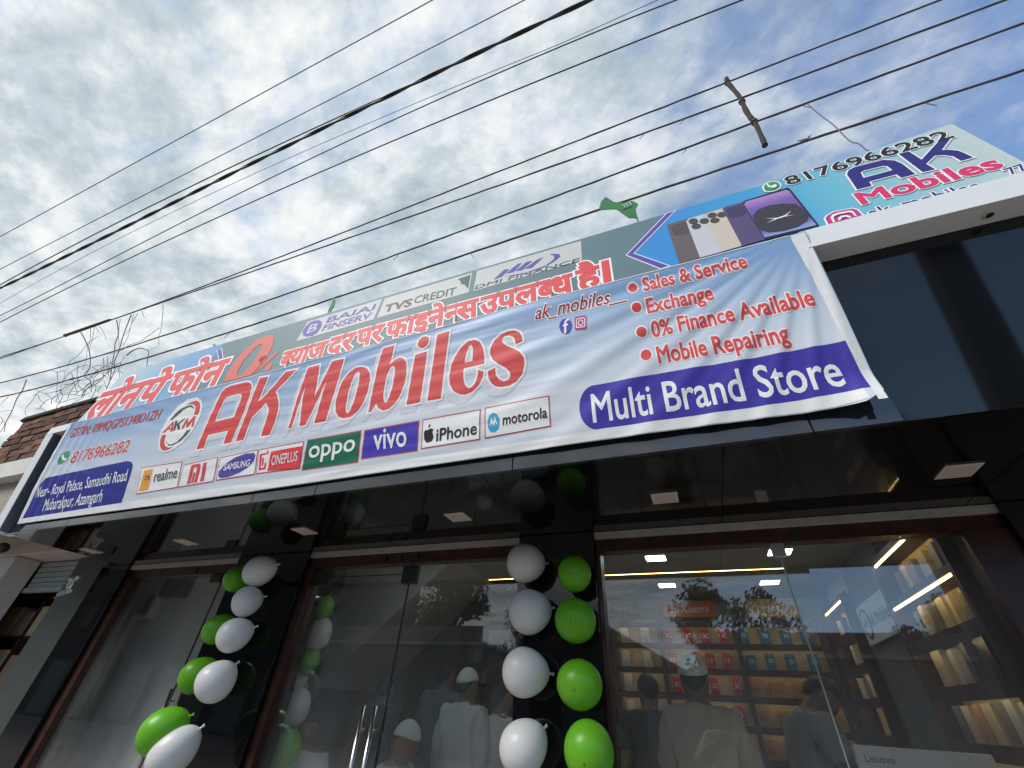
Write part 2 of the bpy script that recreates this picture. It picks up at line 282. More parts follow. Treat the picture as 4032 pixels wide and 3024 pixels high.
SHAPES=[('b|panelblue',[[(-5.224,3.004),(-5.162,3.013),(-4.09,3.023),(-4.028,3.01),(-3.991,2.981),(-3.978,2.94),(-3.984,2.692),(-5.317,2.679),(-5.264,2.967)]]),('b|white_circle',[[(-3.488,3.474),(-3.422,3.434),(-3.375,3.369),(-3.362,3.286),(-3.388,3.177),(-3.461,3.088),(-3.561,3.039),(-3.649,3.033),(-3.716,3.059),(-3.773,3.132),(-3.795,3.227),(-3.768,3.341),(-3.692,3.437),(-3.604,3.477)]]),('b|logo_red',[[(-3.595,3.425),(-3.553,3.44),(-3.495,3.445),(-3.446,3.427),(-3.412,3.388),(-3.396,3.344),(-3.4,3.309),(-3.447,3.313),(-3.449,3.347),(-3.464,3.385),(-3.5,3.412),(-3.546,3.425)]]),('b|logo_grey',[[(-3.729,3.312),(-3.696,3.362),(-3.633,3.403),(-3.566,3.416),(-3.519,3.41),(-3.48,3.382),(-3.475,3.366),(-3.503,3.386),(-3.549,3.397),(-3.606,3.38),(-3.66,3.341),(-3.698,3.311)]]),('b|logo_red',[[(-3.754,3.191),(-3.754,3.152),(-3.733,3.104),(-3.696,3.068),(-3.654,3.049),(-3.599,3.052),(-3.553,3.069),(-3.607,3.067),(-3.652,3.084),(-3.687,3.114),(-3.701,3.15),(-3.705,3.187)]]),('b|logo_grey',[[(-3.675,3.132),(-3.642,3.102),(-3.596,3.091),(-3.539,3.104),(-3.487,3.141),(-3.465,3.188),(-3.418,3.188),(-3.443,3.146),(-3.5,3.104),(-3.567,3.081),(-3.621,3.085),(-3.664,3.114)]]),('b|logo_red',[[(-3.765,3.21),(-3.687,3.289),(-3.667,3.294),(-3.637,3.204),(-3.666,3.206),(-3.672,3.227),(-3.709,3.227),(-3.731,3.209)],[(-3.705,3.245),(-3.675,3.247),(-3.682,3.269)]]),('b|logo_grey',[[(-3.651,3.295),(-3.624,3.295),(-3.616,3.263),(-3.561,3.298),(-3.528,3.297),(-3.586,3.259),(-3.552,3.207),(-3.586,3.211),(-3.61,3.251),(-3.616,3.246),(-3.61,3.208),(-3.637,3.21)]]),('b|logo_red',[[(-3.544,3.211),(-3.52,3.289),(-3.499,3.298),(-3.485,3.248),(-3.446,3.3),(-3.416,3.299),(-3.403,3.208),(-3.427,3.211),(-3.43,3.262),(-3.468,3.214),(-3.489,3.216),(-3.504,3.263),(-3.517,3.209)]]),('b|realme|orange',[[(-3.81,2.914),(-3.711,2.915),(-3.702,2.76),(-3.808,2.759)]]),('b|realme|darkgrey',[[(-3.769,2.799),(-3.778,2.869),(-3.743,2.87),(-3.725,2.861),(-3.717,2.837),(-3.743,2.831),(-3.707,2.798),(-3.718,2.797),(-3.766,2.839),(-3.738,2.844),(-3.743,2.859),(-3.764,2.861),(-3.756,2.798)]]),('b|mi|logo_red',[[(-3.276,2.756),(-3.278,2.894),(-3.195,2.895),(-3.175,2.879),(-3.17,2.758),(-3.204,2.759),(-3.207,2.87),(-3.244,2.87),(-3.241,2.757)]]),('b|mi|logo_red',[[(-3.233,2.759),(-3.236,2.833),(-3.214,2.833),(-3.21,2.759)]]),('b|mi|logo_red',[[(-3.14,2.76),(-3.154,2.894),(-3.118,2.895),(-3.102,2.762)]]),('b|samsung|violet',[[(-2.66,2.904),(-2.64,2.884),(-2.647,2.847),(-2.69,2.808),(-2.765,2.779),(-2.861,2.763),(-2.935,2.763),(-2.967,2.781),(-2.97,2.811),(-2.928,2.855),(-2.839,2.893),(-2.742,2.91)]]),('b|oneplus|red2',[[(-2.502,2.892),(-2.225,2.894),(-2.223,2.748),(-2.502,2.762)]]),('b|oneplus|red2',[[(-2.601,2.889),(-2.546,2.89),(-2.546,2.877),(-2.58,2.876),(-2.571,2.791),(-2.539,2.791),(-2.542,2.82),(-2.527,2.82),(-2.521,2.777),(-2.584,2.775)]]),('b|oneplus|red2',[[(-2.571,2.854),(-2.557,2.861),(-2.551,2.803),(-2.564,2.802)]]),('b|oneplus|red2',[[(-2.541,2.907),(-2.533,2.907),(-2.529,2.892),(-2.518,2.892),(-2.518,2.885),(-2.529,2.886),(-2.526,2.873),(-2.534,2.873),(-2.537,2.886),(-2.546,2.886),(-2.547,2.892),(-2.537,2.892)]]),('b|iphone|black',[[(-1.276,2.857),(-1.257,2.865),(-1.238,2.857),(-1.244,2.839),(-1.235,2.81),(-1.246,2.787),(-1.26,2.783),(-1.283,2.783),(-1.299,2.809),(-1.301,2.847),(-1.292,2.859)]]),('b|iphone|black',[[(-1.275,2.87),(-1.271,2.887),(-1.26,2.893),(-1.262,2.876)]]),('b|motorola|cyan',[[(-0.856,2.892),(-0.835,2.88),(-0.82,2.851),(-0.82,2.821),(-0.831,2.791),(-0.852,2.779),(-0.876,2.785),(-0.891,2.811),(-0.893,2.846),(-0.882,2.879)]]),('b|motorola|white',[[(-0.88,2.818),(-0.868,2.865),(-0.857,2.84),(-0.846,2.867),(-0.832,2.818),(-0.845,2.834),(-0.856,2.817),(-0.867,2.834)]]),('b|fbblue',[[(-0.401,3.395),(-0.383,3.385),(-0.371,3.364),(-0.367,3.335),(-0.375,3.306),(-0.388,3.29),(-0.407,3.286),(-0.427,3.298),(-0.44,3.323),(-0.443,3.352),(-0.434,3.382),(-0.419,3.394)]]),('b|insta',[[(-0.35,3.377),(-0.343,3.389),(-0.29,3.384),(-0.281,3.37),(-0.287,3.298),(-0.296,3.291),(-0.349,3.297),(-0.355,3.309)]]),('b|insta_w',[[(-0.342,3.366),(-0.335,3.375),(-0.296,3.371),(-0.29,3.361),(-0.293,3.307),(-0.301,3.303),(-0.341,3.307),(-0.346,3.315)],[(-0.341,3.319),(-0.338,3.313),(-0.303,3.31),(-0.298,3.314),(-0.295,3.358),(-0.299,3.365),(-0.333,3.368),(-0.338,3.362)]]),('b|insta_w',[[(-0.316,3.361),(-0.305,3.353),(-0.3,3.338),(-0.305,3.322),(-0.317,3.315),(-0.33,3.323),(-0.335,3.339),(-0.33,3.355)],[(-0.327,3.352),(-0.33,3.339),(-0.327,3.328),(-0.317,3.322),(-0.308,3.327),(-0.305,3.339),(-0.309,3.35),(-0.316,3.355)]]),('b|red_o',[[(0.017,3.486),(0.013,3.475),(0.007,3.467),(-0.002,3.463),(-0.012,3.464),(-0.021,3.469),(-0.028,3.478),(-0.032,3.489),(-0.032,3.501),(-0.028,3.512),(-0.021,3.52),(-0.013,3.524),(-0.003,3.524),(0.006,3.518),(0.013,3.509),(0.017,3.498)]]),('b|red_o',[[(0.017,3.348),(0.014,3.337),(0.007,3.329),(-0.002,3.325),(-0.012,3.325),(-0.021,3.33),(-0.028,3.339),(-0.032,3.35),(-0.032,3.362),(-0.028,3.374),(-0.021,3.382),(-0.012,3.386),(-0.002,3.386),(0.007,3.381),(0.014,3.372),(0.017,3.36)]]),('b|red_o',[[(0.019,3.19),(0.015,3.178),(0.008,3.17),(-0.001,3.166),(-0.011,3.166),(-0.02,3.17),(-0.028,3.179),(-0.032,3.19),(-0.032,3.203),(-0.028,3.214),(-0.021,3.223),(-0.011,3.227),(-0.001,3.227),(0.008,3.222),(0.015,3.213),(0.019,3.202)]]),('b|red_o',[[(0.02,3.052),(0.016,3.041),(0.009,3.032),(-0.001,3.028),(-0.011,3.027),(-0.02,3.032),(-0.027,3.041),(-0.031,3.052),(-0.031,3.064),(-0.028,3.076),(-0.02,3.085),(-0.011,3.089),(-0.001,3.09),(0.009,3.085),(0.016,3.076),(0.02,3.065)]]),('b|panelblue2',[[(-0.279,2.946),(0.056,2.945),(0.438,2.936),(0.814,2.938),(0.818,2.822),(0.822,2.71),(0.447,2.705),(0.09,2.708),(-0.297,2.712),(-0.313,2.715),(-0.331,2.724),(-0.346,2.737),(-0.359,2.755),(-0.369,2.777),(-0.374,2.802),(-0.376,2.828),(-0.374,2.855),(-0.367,2.88),(-0.356,2.903),(-0.342,2.922),(-0.325,2.936),(-0.306,2.945),(-0.287,2.947)]]),('s|teal',[[(-3.727,4.192),(-3.722,3.5),(0.281,3.5),(0.161,3.606),(-0.008,3.834),(0.33699999999999997,4.183),(-0.3,4.182),(-2,4.188)]]),('s|violet_w',[[(0.287,4.185),(-0.006,3.833),(0.161,3.606),(0.204,3.612),(0.034,3.83),(0.332,4.185)]]),('s|violet_w',[[(-3.747,4.104),(-3.565,3.907),(-3.523,3.908),(-3.7,4.113)]]),('s|panelwhite',[[(-2.682,4.143),(-1.914,4.16),(-1.904,3.896),(-2.669,3.89)]]),('s|panelwhite',[[(-1.888,4.153),(-1.108,4.157),(-1.096,3.904),(-1.876,3.902)]]),('s|panelwhite',[[(-1.07,4.161),(-0.282,4.157),(-0.282,3.911),(-1.06,3.904)]]),('s|violet',[[(-2.593,4.128),(-2.536,4.112),(-2.487,4.068),(-2.463,4.001),(-2.468,3.934),(-2.51,3.903),(-2.579,3.917),(-2.635,3.955),(-2.669,4.019),(-2.666,4.083),(-2.639,4.12)]]),('s|dkgreen',[[(-1.223,4.123),(-1.119,4.132),(-1.11,3.953),(-1.143,4.012),(-1.183,4.049),(-1.194,4.086)]]),('s|violet',[[(-0.914,3.978),(-0.84,4.069),(-0.799,4.056),(-0.851,3.984)]]),('s|violet',[[(-0.823,4.009),(-0.74,4.093),(-0.708,4.09),(-0.763,4.0)]]),('s|violet',[[(-0.753,4.008),(-0.673,4.086),(-0.63,4.078),(-0.702,3.993)]]),('s|violet',[[(-0.687,4.002),(-0.596,4.074),(-0.547,4.083),(-0.63,3.988)]]),('s|violet',[[(-0.851,3.984),(-0.669,3.95),(-0.529,3.971),(-0.472,4.019),(-0.472,4.064),(-0.503,4.093),(-0.48,4.091),(-0.436,4.065),(-0.428,4.029),(-0.471,3.987),(-0.551,3.95),(-0.676,3.94)]]),('s|zero',[[(-3.274,3.583),(-3.315,3.703),(-3.332,3.861),(-3.298,4.001),(-3.217,4.096),(-3.116,4.11),(-3.036,4.077),(-2.99,4.023),(-2.943,3.916),(-2.922,3.798),(-2.938,3.665),(-2.969,3.592),(-3.102,3.581)],[(-3.151,3.629),(-3.116,3.615),(-3.08,3.651),(-3.059,3.772),(-3.072,3.921),(-3.1,3.981),(-3.145,4.001),(-3.178,3.953),(-3.211,3.826),(-3.19,3.691)]]),('s|zero',[[(-2.959,3.584),(-2.893,3.737),(-2.826,3.83),(-2.808,3.792),(-2.858,3.695),(-2.933,3.598)]]),('s|zero',[[(-3.0,3.761),(-3.001,3.81),(-2.959,3.809),(-2.914,3.769),(-2.906,3.708),(-2.938,3.696)]]),('s|zero',[[(-2.824,3.594),(-2.852,3.663),(-2.822,3.685),(-2.786,3.655),(-2.769,3.6),(-2.791,3.581)]]),('s|ph_grey',[[(0.262,4.044),(0.379,4.051),(0.383,3.614),(0.26,3.605)]]),('s|ph_greyd',[[(0.28,4.007),(0.295,4.021),(0.362,4.022),(0.376,3.987),(0.369,3.904),(0.353,3.882),(0.291,3.894),(0.279,3.925)]]),('s|ph_white',[[(0.372,4.016),(0.392,4.042),(0.485,4.047),(0.485,3.614),(0.368,3.611)]]),('s|ph_gold',[[(0.48,4.023),(0.501,4.046),(0.593,4.048),(0.588,3.62),(0.473,3.612)]]),('s|ph_purple',[[(0.582,4.039),(0.6,4.054),(0.701,4.052),(0.694,3.62),(0.579,3.616)]]),('s|ph_purpled',[[(0.593,4.012),(0.608,4.028),(0.687,4.028),(0.681,3.922),(0.667,3.912),(0.606,3.907),(0.591,3.936)]]),('s|lens',[[(0.435,3.992),(0.431,3.976),(0.422,3.966),(0.408,3.964),(0.395,3.97),(0.386,3.984),(0.383,4.001),(0.386,4.017),(0.396,4.028),(0.41,4.03),(0.423,4.023),(0.432,4.009)]]),('s|lens',[[(0.438,3.928),(0.434,3.912),(0.425,3.902),(0.412,3.9),(0.399,3.906),(0.39,3.92),(0.387,3.936),(0.39,3.952),(0.4,3.962),(0.413,3.964),(0.426,3.958),(0.435,3.944)]]),('s|lens',[[(0.49,3.96),(0.486,3.944),(0.477,3.934),(0.464,3.932),(0.451,3.939),(0.442,3.952),(0.439,3.969),(0.443,3.985),(0.453,3.995),(0.466,3.997),(0.479,3.99),(0.488,3.977)]]),('s|lens',[[(0.542,3.997),(0.537,3.981),(0.528,3.971),(0.515,3.969),(0.502,3.976),(0.493,3.989),(0.491,4.006),(0.495,4.022),(0.505,4.033),(0.518,4.035),(0.53,4.028),(0.539,4.014)]]),('s|lens',[[(0.542,3.933),(0.538,3.917),(0.528,3.908),(0.516,3.905),(0.503,3.912),(0.495,3.925),(0.492,3.941),(0.496,3.957),(0.506,3.967),(0.519,3.969),(0.531,3.962),(0.54,3.949)]]),('s|lens',[[(0.59,3.974),(0.585,3.958),(0.576,3.948),(0.563,3.946),(0.551,3.952),(0.542,3.966),(0.54,3.982),(0.544,3.998),(0.554,4.009),(0.567,4.011),(0.579,4.004),(0.588,3.99)]]),('s|black',[[(0.69,4.03),(0.708,4.058),(0.936,4.067),(0.941,4.042),(0.935,3.615),(0.69,3.614)]]),('s|screen',[[(0.694,4.019),(0.711,4.042),(0.921,4.044),(0.93,4.021),(0.927,3.628),(0.693,3.636)]]),('s|screend',[[(0.699,3.867),(0.739,3.921),(0.8,3.931),(0.866,3.909),(0.914,3.869),(0.924,3.811),(0.928,3.738),(0.906,3.684),(0.852,3.651),(0.785,3.648),(0.723,3.668),(0.696,3.711),(0.693,3.793)]]),('s|black',[[(0.776,4.037),(0.788,4.048),(0.838,4.042),(0.841,4.029),(0.829,4.021),(0.784,4.025)]]),('s|white',[[(0.744,3.81),(0.797,3.784),(0.834,3.789),(0.877,3.818),(0.836,3.78),(0.881,3.768),(0.829,3.776),(0.794,3.774),(0.741,3.763),(0.786,3.782)]]),('s|wa_o',[[(0.915,4.125),(0.908,4.105),(0.896,4.09),(0.88,4.082),(0.864,4.081),(0.85,4.088),(0.839,4.103),(0.833,4.122),(0.834,4.143),(0.841,4.164),(0.853,4.179),(0.869,4.188),(0.886,4.189),(0.901,4.181),(0.911,4.166),(0.916,4.146)]]),('s|wa_o',[[(0.837,4.139),(0.835,4.103),(0.855,4.105)]]),('s|white',[[(0.855,4.173),(0.865,4.173),(0.863,4.145),(0.873,4.132),(0.892,4.14),(0.899,4.126),(0.887,4.104),(0.872,4.106),(0.855,4.128)]]),('b|wa',[[(-5.004,3.192),(-5.007,3.168),(-5.022,3.146),(-5.044,3.129),(-5.071,3.12),(-5.099,3.119),(-5.124,3.128),(-5.142,3.144),(-5.15,3.166),(-5.146,3.19),(-5.132,3.212),(-5.11,3.229),(-5.082,3.239),(-5.053,3.239),(-5.028,3.23),(-5.011,3.214)]]),('b|wa',[[(-5.143,3.166),(-5.125,3.121),(-5.06,3.13)]]),('b|white',[[(-5.121,3.206),(-5.101,3.21),(-5.071,3.181),(-5.028,3.161),(-5.025,3.172),(-5.003,3.158),(-5.014,3.138),(-5.067,3.153),(-5.113,3.181)]]),('s|navy_o',[[(1.191,3.853),(1.213,4.03),(1.237,4.069),(1.272,4.083),(1.399,4.072),(1.432,4.032),(1.441,3.979),(1.438,3.849),(1.38,3.85),(1.379,3.894),(1.262,3.897),(1.254,3.851)],[(1.257,3.948),(1.384,3.944),(1.384,3.997),(1.369,4.013),(1.29,4.02),(1.268,4.009)]]),('s|navy_o',[[(1.473,4.088),(1.516,4.083),(1.518,3.966),(1.651,4.097),(1.696,4.088),(1.619,4.004),(1.64,3.989),(1.663,3.953),(1.669,3.906),(1.672,3.855),(1.624,3.855),(1.624,3.915),(1.601,3.952),(1.574,3.969),(1.513,3.916),(1.516,3.842),(1.468,3.848)]]),('s|insta_o',[[(0.974,3.608),(0.981,3.669),(0.999,3.691),(1.032,3.707),(1.108,3.694),(1.119,3.673),(1.119,3.62),(1.119,3.576)]]),('s|white',[[(0.992,3.61),(0.998,3.658),(1.014,3.679),(1.04,3.684),(1.09,3.675),(1.098,3.66),(1.096,3.616),(1.087,3.616),(1.088,3.649),(1.08,3.662),(1.036,3.667),(1.018,3.662),(1.008,3.648),(1.003,3.61)]]),('s|white',[[(1.017,3.614),(1.023,3.636),(1.04,3.649),(1.063,3.645),(1.073,3.624),(1.071,3.612),(1.062,3.614),(1.055,3.631),(1.04,3.633),(1.028,3.617)]])]
TEXTS=[('b|realme|darkgrey','realme',(-3.662,2.813),(-3.408,2.817),(-3.67,2.867),'x'),('b|samsung|white','SAMSUNG',(-2.926,2.813),(-2.679,2.817),(-2.926,2.856),'cap'),('b|oneplus|white','ONEPLUS',(-2.478,2.796),(-2.252,2.798),(-2.486,2.86),'cap'),('b|oppo|white','oppo',(-2.161,2.804),(-1.792,2.805),(-2.168,2.876),'x'),('b|vivo|white','vivo',(-1.653,2.792),(-1.414,2.783),(-1.67,2.877),'x'),('b|iphone|black','iPhone',(-1.218,2.782),(-0.958,2.786),(-1.215,2.853),'cap'),('b|motorola|black','motorola',(-0.802,2.812),(-0.549,2.815),(-0.798,2.85),'x'),('b|red_o','GSTIN: 09MQGPS1348D1ZH',(-5.17,3.378),(-3.893,3.357),(-5.175,3.466),'cap'),('b|red_o','8176966282',(-4.931,3.11),(-4.141,3.11),(-4.931,3.213),'cap'),('b|white','Near- Royal Palace, Samaudhi Road',(-5.246,2.844),(-4.006,2.859),(-5.278,2.934),'cap'),('b|white','Mubarakpur, Azamgarh',(-5.055,2.719),(-4.249,2.722),(-5.069,2.815),'cap'),('b|darkred_o','ak_mobiles__',(-0.588,3.438),(-0.047,3.424),(-0.54,3.529),'asc'),('b|white','f',(-0.424,3.291),(-0.388,3.292),(-0.412,3.386),'asc'),('b|red_o','Sales & Service',(0.045,3.45),(0.563,3.442),(0.048,3.54),'cap'),('b|red_o','Exchange',(0.042,3.302),(0.371,3.296),(0.046,3.393),'cap'),('b|red_o','0% Finance Available',(0.042,3.153),(0.77,3.142),(0.045,3.244),'cap'),('b|red_o','Mobile Repairing',(0.046,3.001),(0.621,2.984),(0.046,3.091),'cap'),('b|white','Multi Brand Store',(-0.313,2.747),(0.757,2.74),(-0.309,2.897),'cap'),('s|panelwhite2','B',(-2.6,3.958),(-2.507,3.964),(-2.619,4.069),'cap'),('s|violet','BAJAJ',(-2.434,4.038),(-1.95,4.03),(-2.438,4.117),'cap'),('s|violet','FINSERV',(-2.429,3.935),(-1.95,3.928),(-2.436,4.009),'cap'),('s|darkplum','TVS',(-1.836,3.953),(-1.583,3.94),(-1.845,4.045),'cap'),('s|dkgreen','CREDIT',(-1.566,3.958),(-1.207,3.926),(-1.575,4.048),'cap'),('s|darkgrey','DMI FINANCE',(-1.053,3.92),(-0.302,3.906),(-1.036,3.963),'cap'),('s|black_o','8176966282',(0.947,4.093),(1.72,4.095),(0.949,4.192),'cap'),('s|pink_o','Mobiles',(1.154,3.708),(1.715,3.71),(1.165,3.819),'cap'),('s|navy_o','ak_mobiles',(1.145,3.584),(1.57,3.586),(1.15,3.652),'asc'),('s|navy_o','775',(1.693,3.632),(1.795,3.642),(1.693,3.69),'cap')]
WIRES={'W1':[(-13.405,0.545,6.8),(-12.814,0.545,6.8),(-12.224,0.545,6.8),(-11.633,0.545,6.8),(-11.043,0.545,6.8),(-10.452,0.545,6.8),(-9.861,0.545,6.8),(-9.271,0.544,6.8),(-8.68,0.54,6.8),(-8.089,0.537,6.8),(-7.499,0.533,6.8),(-6.908,0.529,6.8),(-6.317,0.526,6.8),(-5.727,0.522,6.8),(-5.136,0.518,6.8),(-4.546,0.515,6.8),(-3.955,0.511,6.8),(-3.364,0.507,6.8),(-2.774,0.503,6.8),(-2.183,0.5,6.8),(-1.592,0.496,6.8),(-1.002,0.492,6.8),(-0.411,0.49,6.8),(0.179,0.49,6.8),(0.77,0.49,6.8),(1.361,0.49,6.8)],'W2':[(-13.633,0.868,6.6),(-13.004,0.868,6.6),(-12.375,0.868,6.6),(-11.746,0.868,6.6),(-11.117,0.868,6.6),(-10.488,0.868,6.6),(-9.859,0.867,6.6),(-9.23,0.86,6.6),(-8.6,0.852,6.6),(-7.971,0.845,6.6),(-7.342,0.838,6.6),(-6.713,0.831,6.6),(-6.084,0.824,6.6),(-5.455,0.817,6.6),(-4.826,0.81,6.6),(-4.197,0.803,6.6),(-3.568,0.797,6.6),(-2.939,0.79,6.6),(-2.309,0.784,6.6),(-1.68,0.778,6.6),(-1.051,0.772,6.6),(-0.422,0.765,6.6),(0.207,0.761,6.6),(0.836,0.761,6.6),(1.465,0.761,6.6),(2.094,0.761,6.6)],'W3':[(-13.042,0.994,6.2),(-12.423,0.994,6.2),(-11.805,0.994,6.2),(-11.187,0.994,6.2),(-10.569,0.994,6.2),(-9.951,0.994,6.2),(-9.332,0.994,6.2),(-8.714,0.993,6.2),(-8.096,0.989,6.2),(-7.478,0.982,6.2),(-6.86,0.974,6.2),(-6.241,0.965,6.2),(-5.623,0.955,6.2),(-5.005,0.944,6.2),(-4.387,0.933,6.2),(-3.769,0.922,6.2),(-3.15,0.913,6.2),(-2.532,0.904,6.2),(-1.914,0.898,6.2),(-1.296,0.893,6.2),(-0.678,0.891,6.2),(-0.06,0.891,6.2),(0.559,0.896,6.2),(1.177,0.896,6.2),(1.795,0.896,6.2),(2.413,0.896,6.2)],'W3b':[(-13.11,0.995,6.26),(-12.566,0.995,6.26),(-12.021,0.995,6.26),(-11.477,0.995,6.26),(-10.933,0.995,6.26),(-10.389,0.995,6.26),(-9.844,0.995,6.26),(-9.3,0.983,6.26),(-8.756,0.964,6.26),(-8.212,0.946,6.26),(-7.667,0.931,6.26),(-7.123,0.918,6.26),(-6.579,0.906,6.26),(-6.035,0.897,6.26),(-5.49,0.89,6.26),(-4.946,0.886,6.26),(-4.402,0.883,6.26),(-3.857,0.882,6.26),(-3.313,0.884,6.26),(-2.769,0.887,6.26),(-2.225,0.893,6.26),(-1.68,0.901,6.26),(-1.136,0.906,6.26),(-0.592,0.906,6.26),(-0.048,0.906,6.26),(0.497,0.906,6.26)],'W4':[(-14.254,1.292,6.5),(-13.615,1.292,6.5),(-12.975,1.292,6.5),(-12.336,1.292,6.5),(-11.697,1.292,6.5),(-11.058,1.292,6.5),(-10.419,1.282,6.5),(-9.78,1.244,6.5),(-9.141,1.21,6.5),(-8.502,1.18,6.5),(-7.863,1.155,6.5),(-7.224,1.133,6.5),(-6.585,1.115,6.5),(-5.946,1.101,6.5),(-5.306,1.091,6.5),(-4.667,1.085,6.5),(-4.028,1.083,6.5),(-3.389,1.085,6.5),(-2.75,1.092,6.5),(-2.111,1.102,6.5),(-1.472,1.116,6.5),(-0.833,1.134,6.5),(-0.194,1.154,6.5),(0.445,1.154,6.5),(1.084,1.154,6.5),(1.723,1.154,6.5)],'W5':[(-14.092,1.377,6.3),(-13.407,1.377,6.3),(-12.722,1.377,6.3),(-12.037,1.377,6.3),(-11.352,1.377,6.3),(-10.666,1.377,6.3),(-9.981,1.362,6.3),(-9.296,1.342,6.3),(-8.611,1.319,6.3),(-7.926,1.293,6.3),(-7.241,1.266,6.3),(-6.555,1.239,6.3),(-5.87,1.213,6.3),(-5.185,1.188,6.3),(-4.5,1.165,6.3),(-3.815,1.145,6.3),(-3.13,1.13,6.3),(-2.444,1.119,6.3),(-1.759,1.114,6.3),(-1.074,1.115,6.3),(-0.389,1.124,6.3),(0.296,1.141,6.3),(0.981,1.168,6.3),(1.667,1.176,6.3),(2.352,1.176,6.3),(3.037,1.176,6.3)],'W6':[(-13.685,1.418,6.1),(-13.001,1.418,6.1),(-12.317,1.418,6.1),(-11.632,1.418,6.1),(-10.948,1.418,6.1),(-10.264,1.416,6.1),(-9.579,1.386,6.1),(-8.895,1.358,6.1),(-8.211,1.333,6.1),(-7.526,1.31,6.1),(-6.842,1.29,6.1),(-6.158,1.272,6.1),(-5.474,1.257,6.1),(-4.789,1.246,6.1),(-4.105,1.237,6.1),(-3.421,1.232,6.1),(-2.736,1.23,6.1),(-2.052,1.231,6.1),(-1.368,1.236,6.1),(-0.683,1.245,6.1),(0.001,1.258,6.1),(0.685,1.274,6.1),(1.369,1.295,6.1),(2.054,1.304,6.1),(2.738,1.304,6.1),(3.422,1.304,6.1)],'L1':[(-13.918,1.76,5.805),(-13.177,1.76,5.805),(-12.436,1.76,5.805),(-11.696,1.76,5.805),(-10.955,1.76,5.805),(-10.102,1.76,5.759),(-9.261,1.76,5.71),(-8.466,1.76,5.676),(-7.706,1.76,5.654),(-6.972,1.76,5.643),(-6.258,1.76,5.641),(-5.555,1.76,5.648),(-4.858,1.76,5.661),(-4.163,1.76,5.681),(-3.465,1.76,5.706),(-2.761,1.76,5.734),(-2.049,1.76,5.766),(-1.326,1.76,5.8),(-0.591,1.76,5.835),(0.156,1.76,5.869),(0.915,1.76,5.901),(1.684,1.76,5.93),(2.46,1.76,5.954),(3.237,1.76,5.968),(4.006,1.76,5.968),(4.775,1.76,5.968)],'L2':[(-13.587,1.76,5.693),(-12.851,1.76,5.693),(-12.114,1.76,5.693),(-11.377,1.76,5.693),(-10.64,1.76,5.693),(-9.897,1.76,5.691),(-9.143,1.76,5.683),(-8.385,1.76,5.672),(-7.625,1.76,5.658),(-6.867,1.76,5.641),(-6.113,1.76,5.623),(-5.364,1.76,5.605),(-4.622,1.76,5.587),(-3.888,1.76,5.57),(-3.161,1.76,5.555),(-2.441,1.76,5.542),(-1.727,1.76,5.532),(-1.018,1.76,5.526),(-0.311,1.76,5.525),(0.396,1.76,5.529),(1.106,1.76,5.538),(1.823,1.76,5.555),(2.55,1.76,5.579),(3.287,1.76,5.604),(4.008,1.76,5.604),(4.729,1.76,5.604)],'L3':[(-12.025,1.76,4.997),(-11.378,1.76,4.997),(-10.73,1.76,4.997),(-10.083,1.76,4.997),(-9.421,1.76,4.991),(-8.598,1.76,4.923),(-7.841,1.76,4.872),(-7.134,1.76,4.834),(-6.466,1.76,4.809),(-5.828,1.76,4.794),(-5.21,1.76,4.789),(-4.607,1.76,4.793),(-4.012,1.76,4.804),(-3.42,1.76,4.822),(-2.827,1.76,4.846),(-2.228,1.76,4.875),(-1.621,1.76,4.91),(-1.001,1.76,4.948),(-0.367,1.76,4.99),(0.283,1.76,5.034),(0.95,1.76,5.08),(1.635,1.76,5.126),(2.337,1.76,5.171),(3.051,1.76,5.211),(3.739,1.76,5.211),(4.428,1.76,5.211)],'L4':[(-11.115,1.76,4.615),(-10.518,1.76,4.615),(-9.922,1.76,4.615),(-9.325,1.76,4.615),(-8.692,1.76,4.602),(-7.96,1.76,4.551),(-7.279,1.76,4.512),(-6.637,1.76,4.484),(-6.027,1.76,4.465),(-5.439,1.76,4.454),(-4.867,1.76,4.45),(-4.306,1.76,4.452),(-3.752,1.76,4.459),(-3.199,1.76,4.471),(-2.645,1.76,4.486),(-2.088,1.76,4.505),(-1.524,1.76,4.525),(-0.952,1.76,4.547),(-0.372,1.76,4.57),(0.217,1.76,4.592),(0.815,1.76,4.613),(1.42,1.76,4.631),(2.029,1.76,4.646),(2.641,1.76,4.656),(3.245,1.76,4.656),(3.85,1.76,4.656)]}
STICK=[(1.061,1.745,5.951),(1.049,1.745,5.865),(1.054,1.745,5.699),(1.057,1.745,5.535),(1.051,1.745,5.436),(1.037,1.745,5.294),(1.033,1.745,5.159),(1.037,1.745,5.064),(1.025,1.745,4.909),(1.011,1.745,4.758),(1.004,1.745,4.707)]
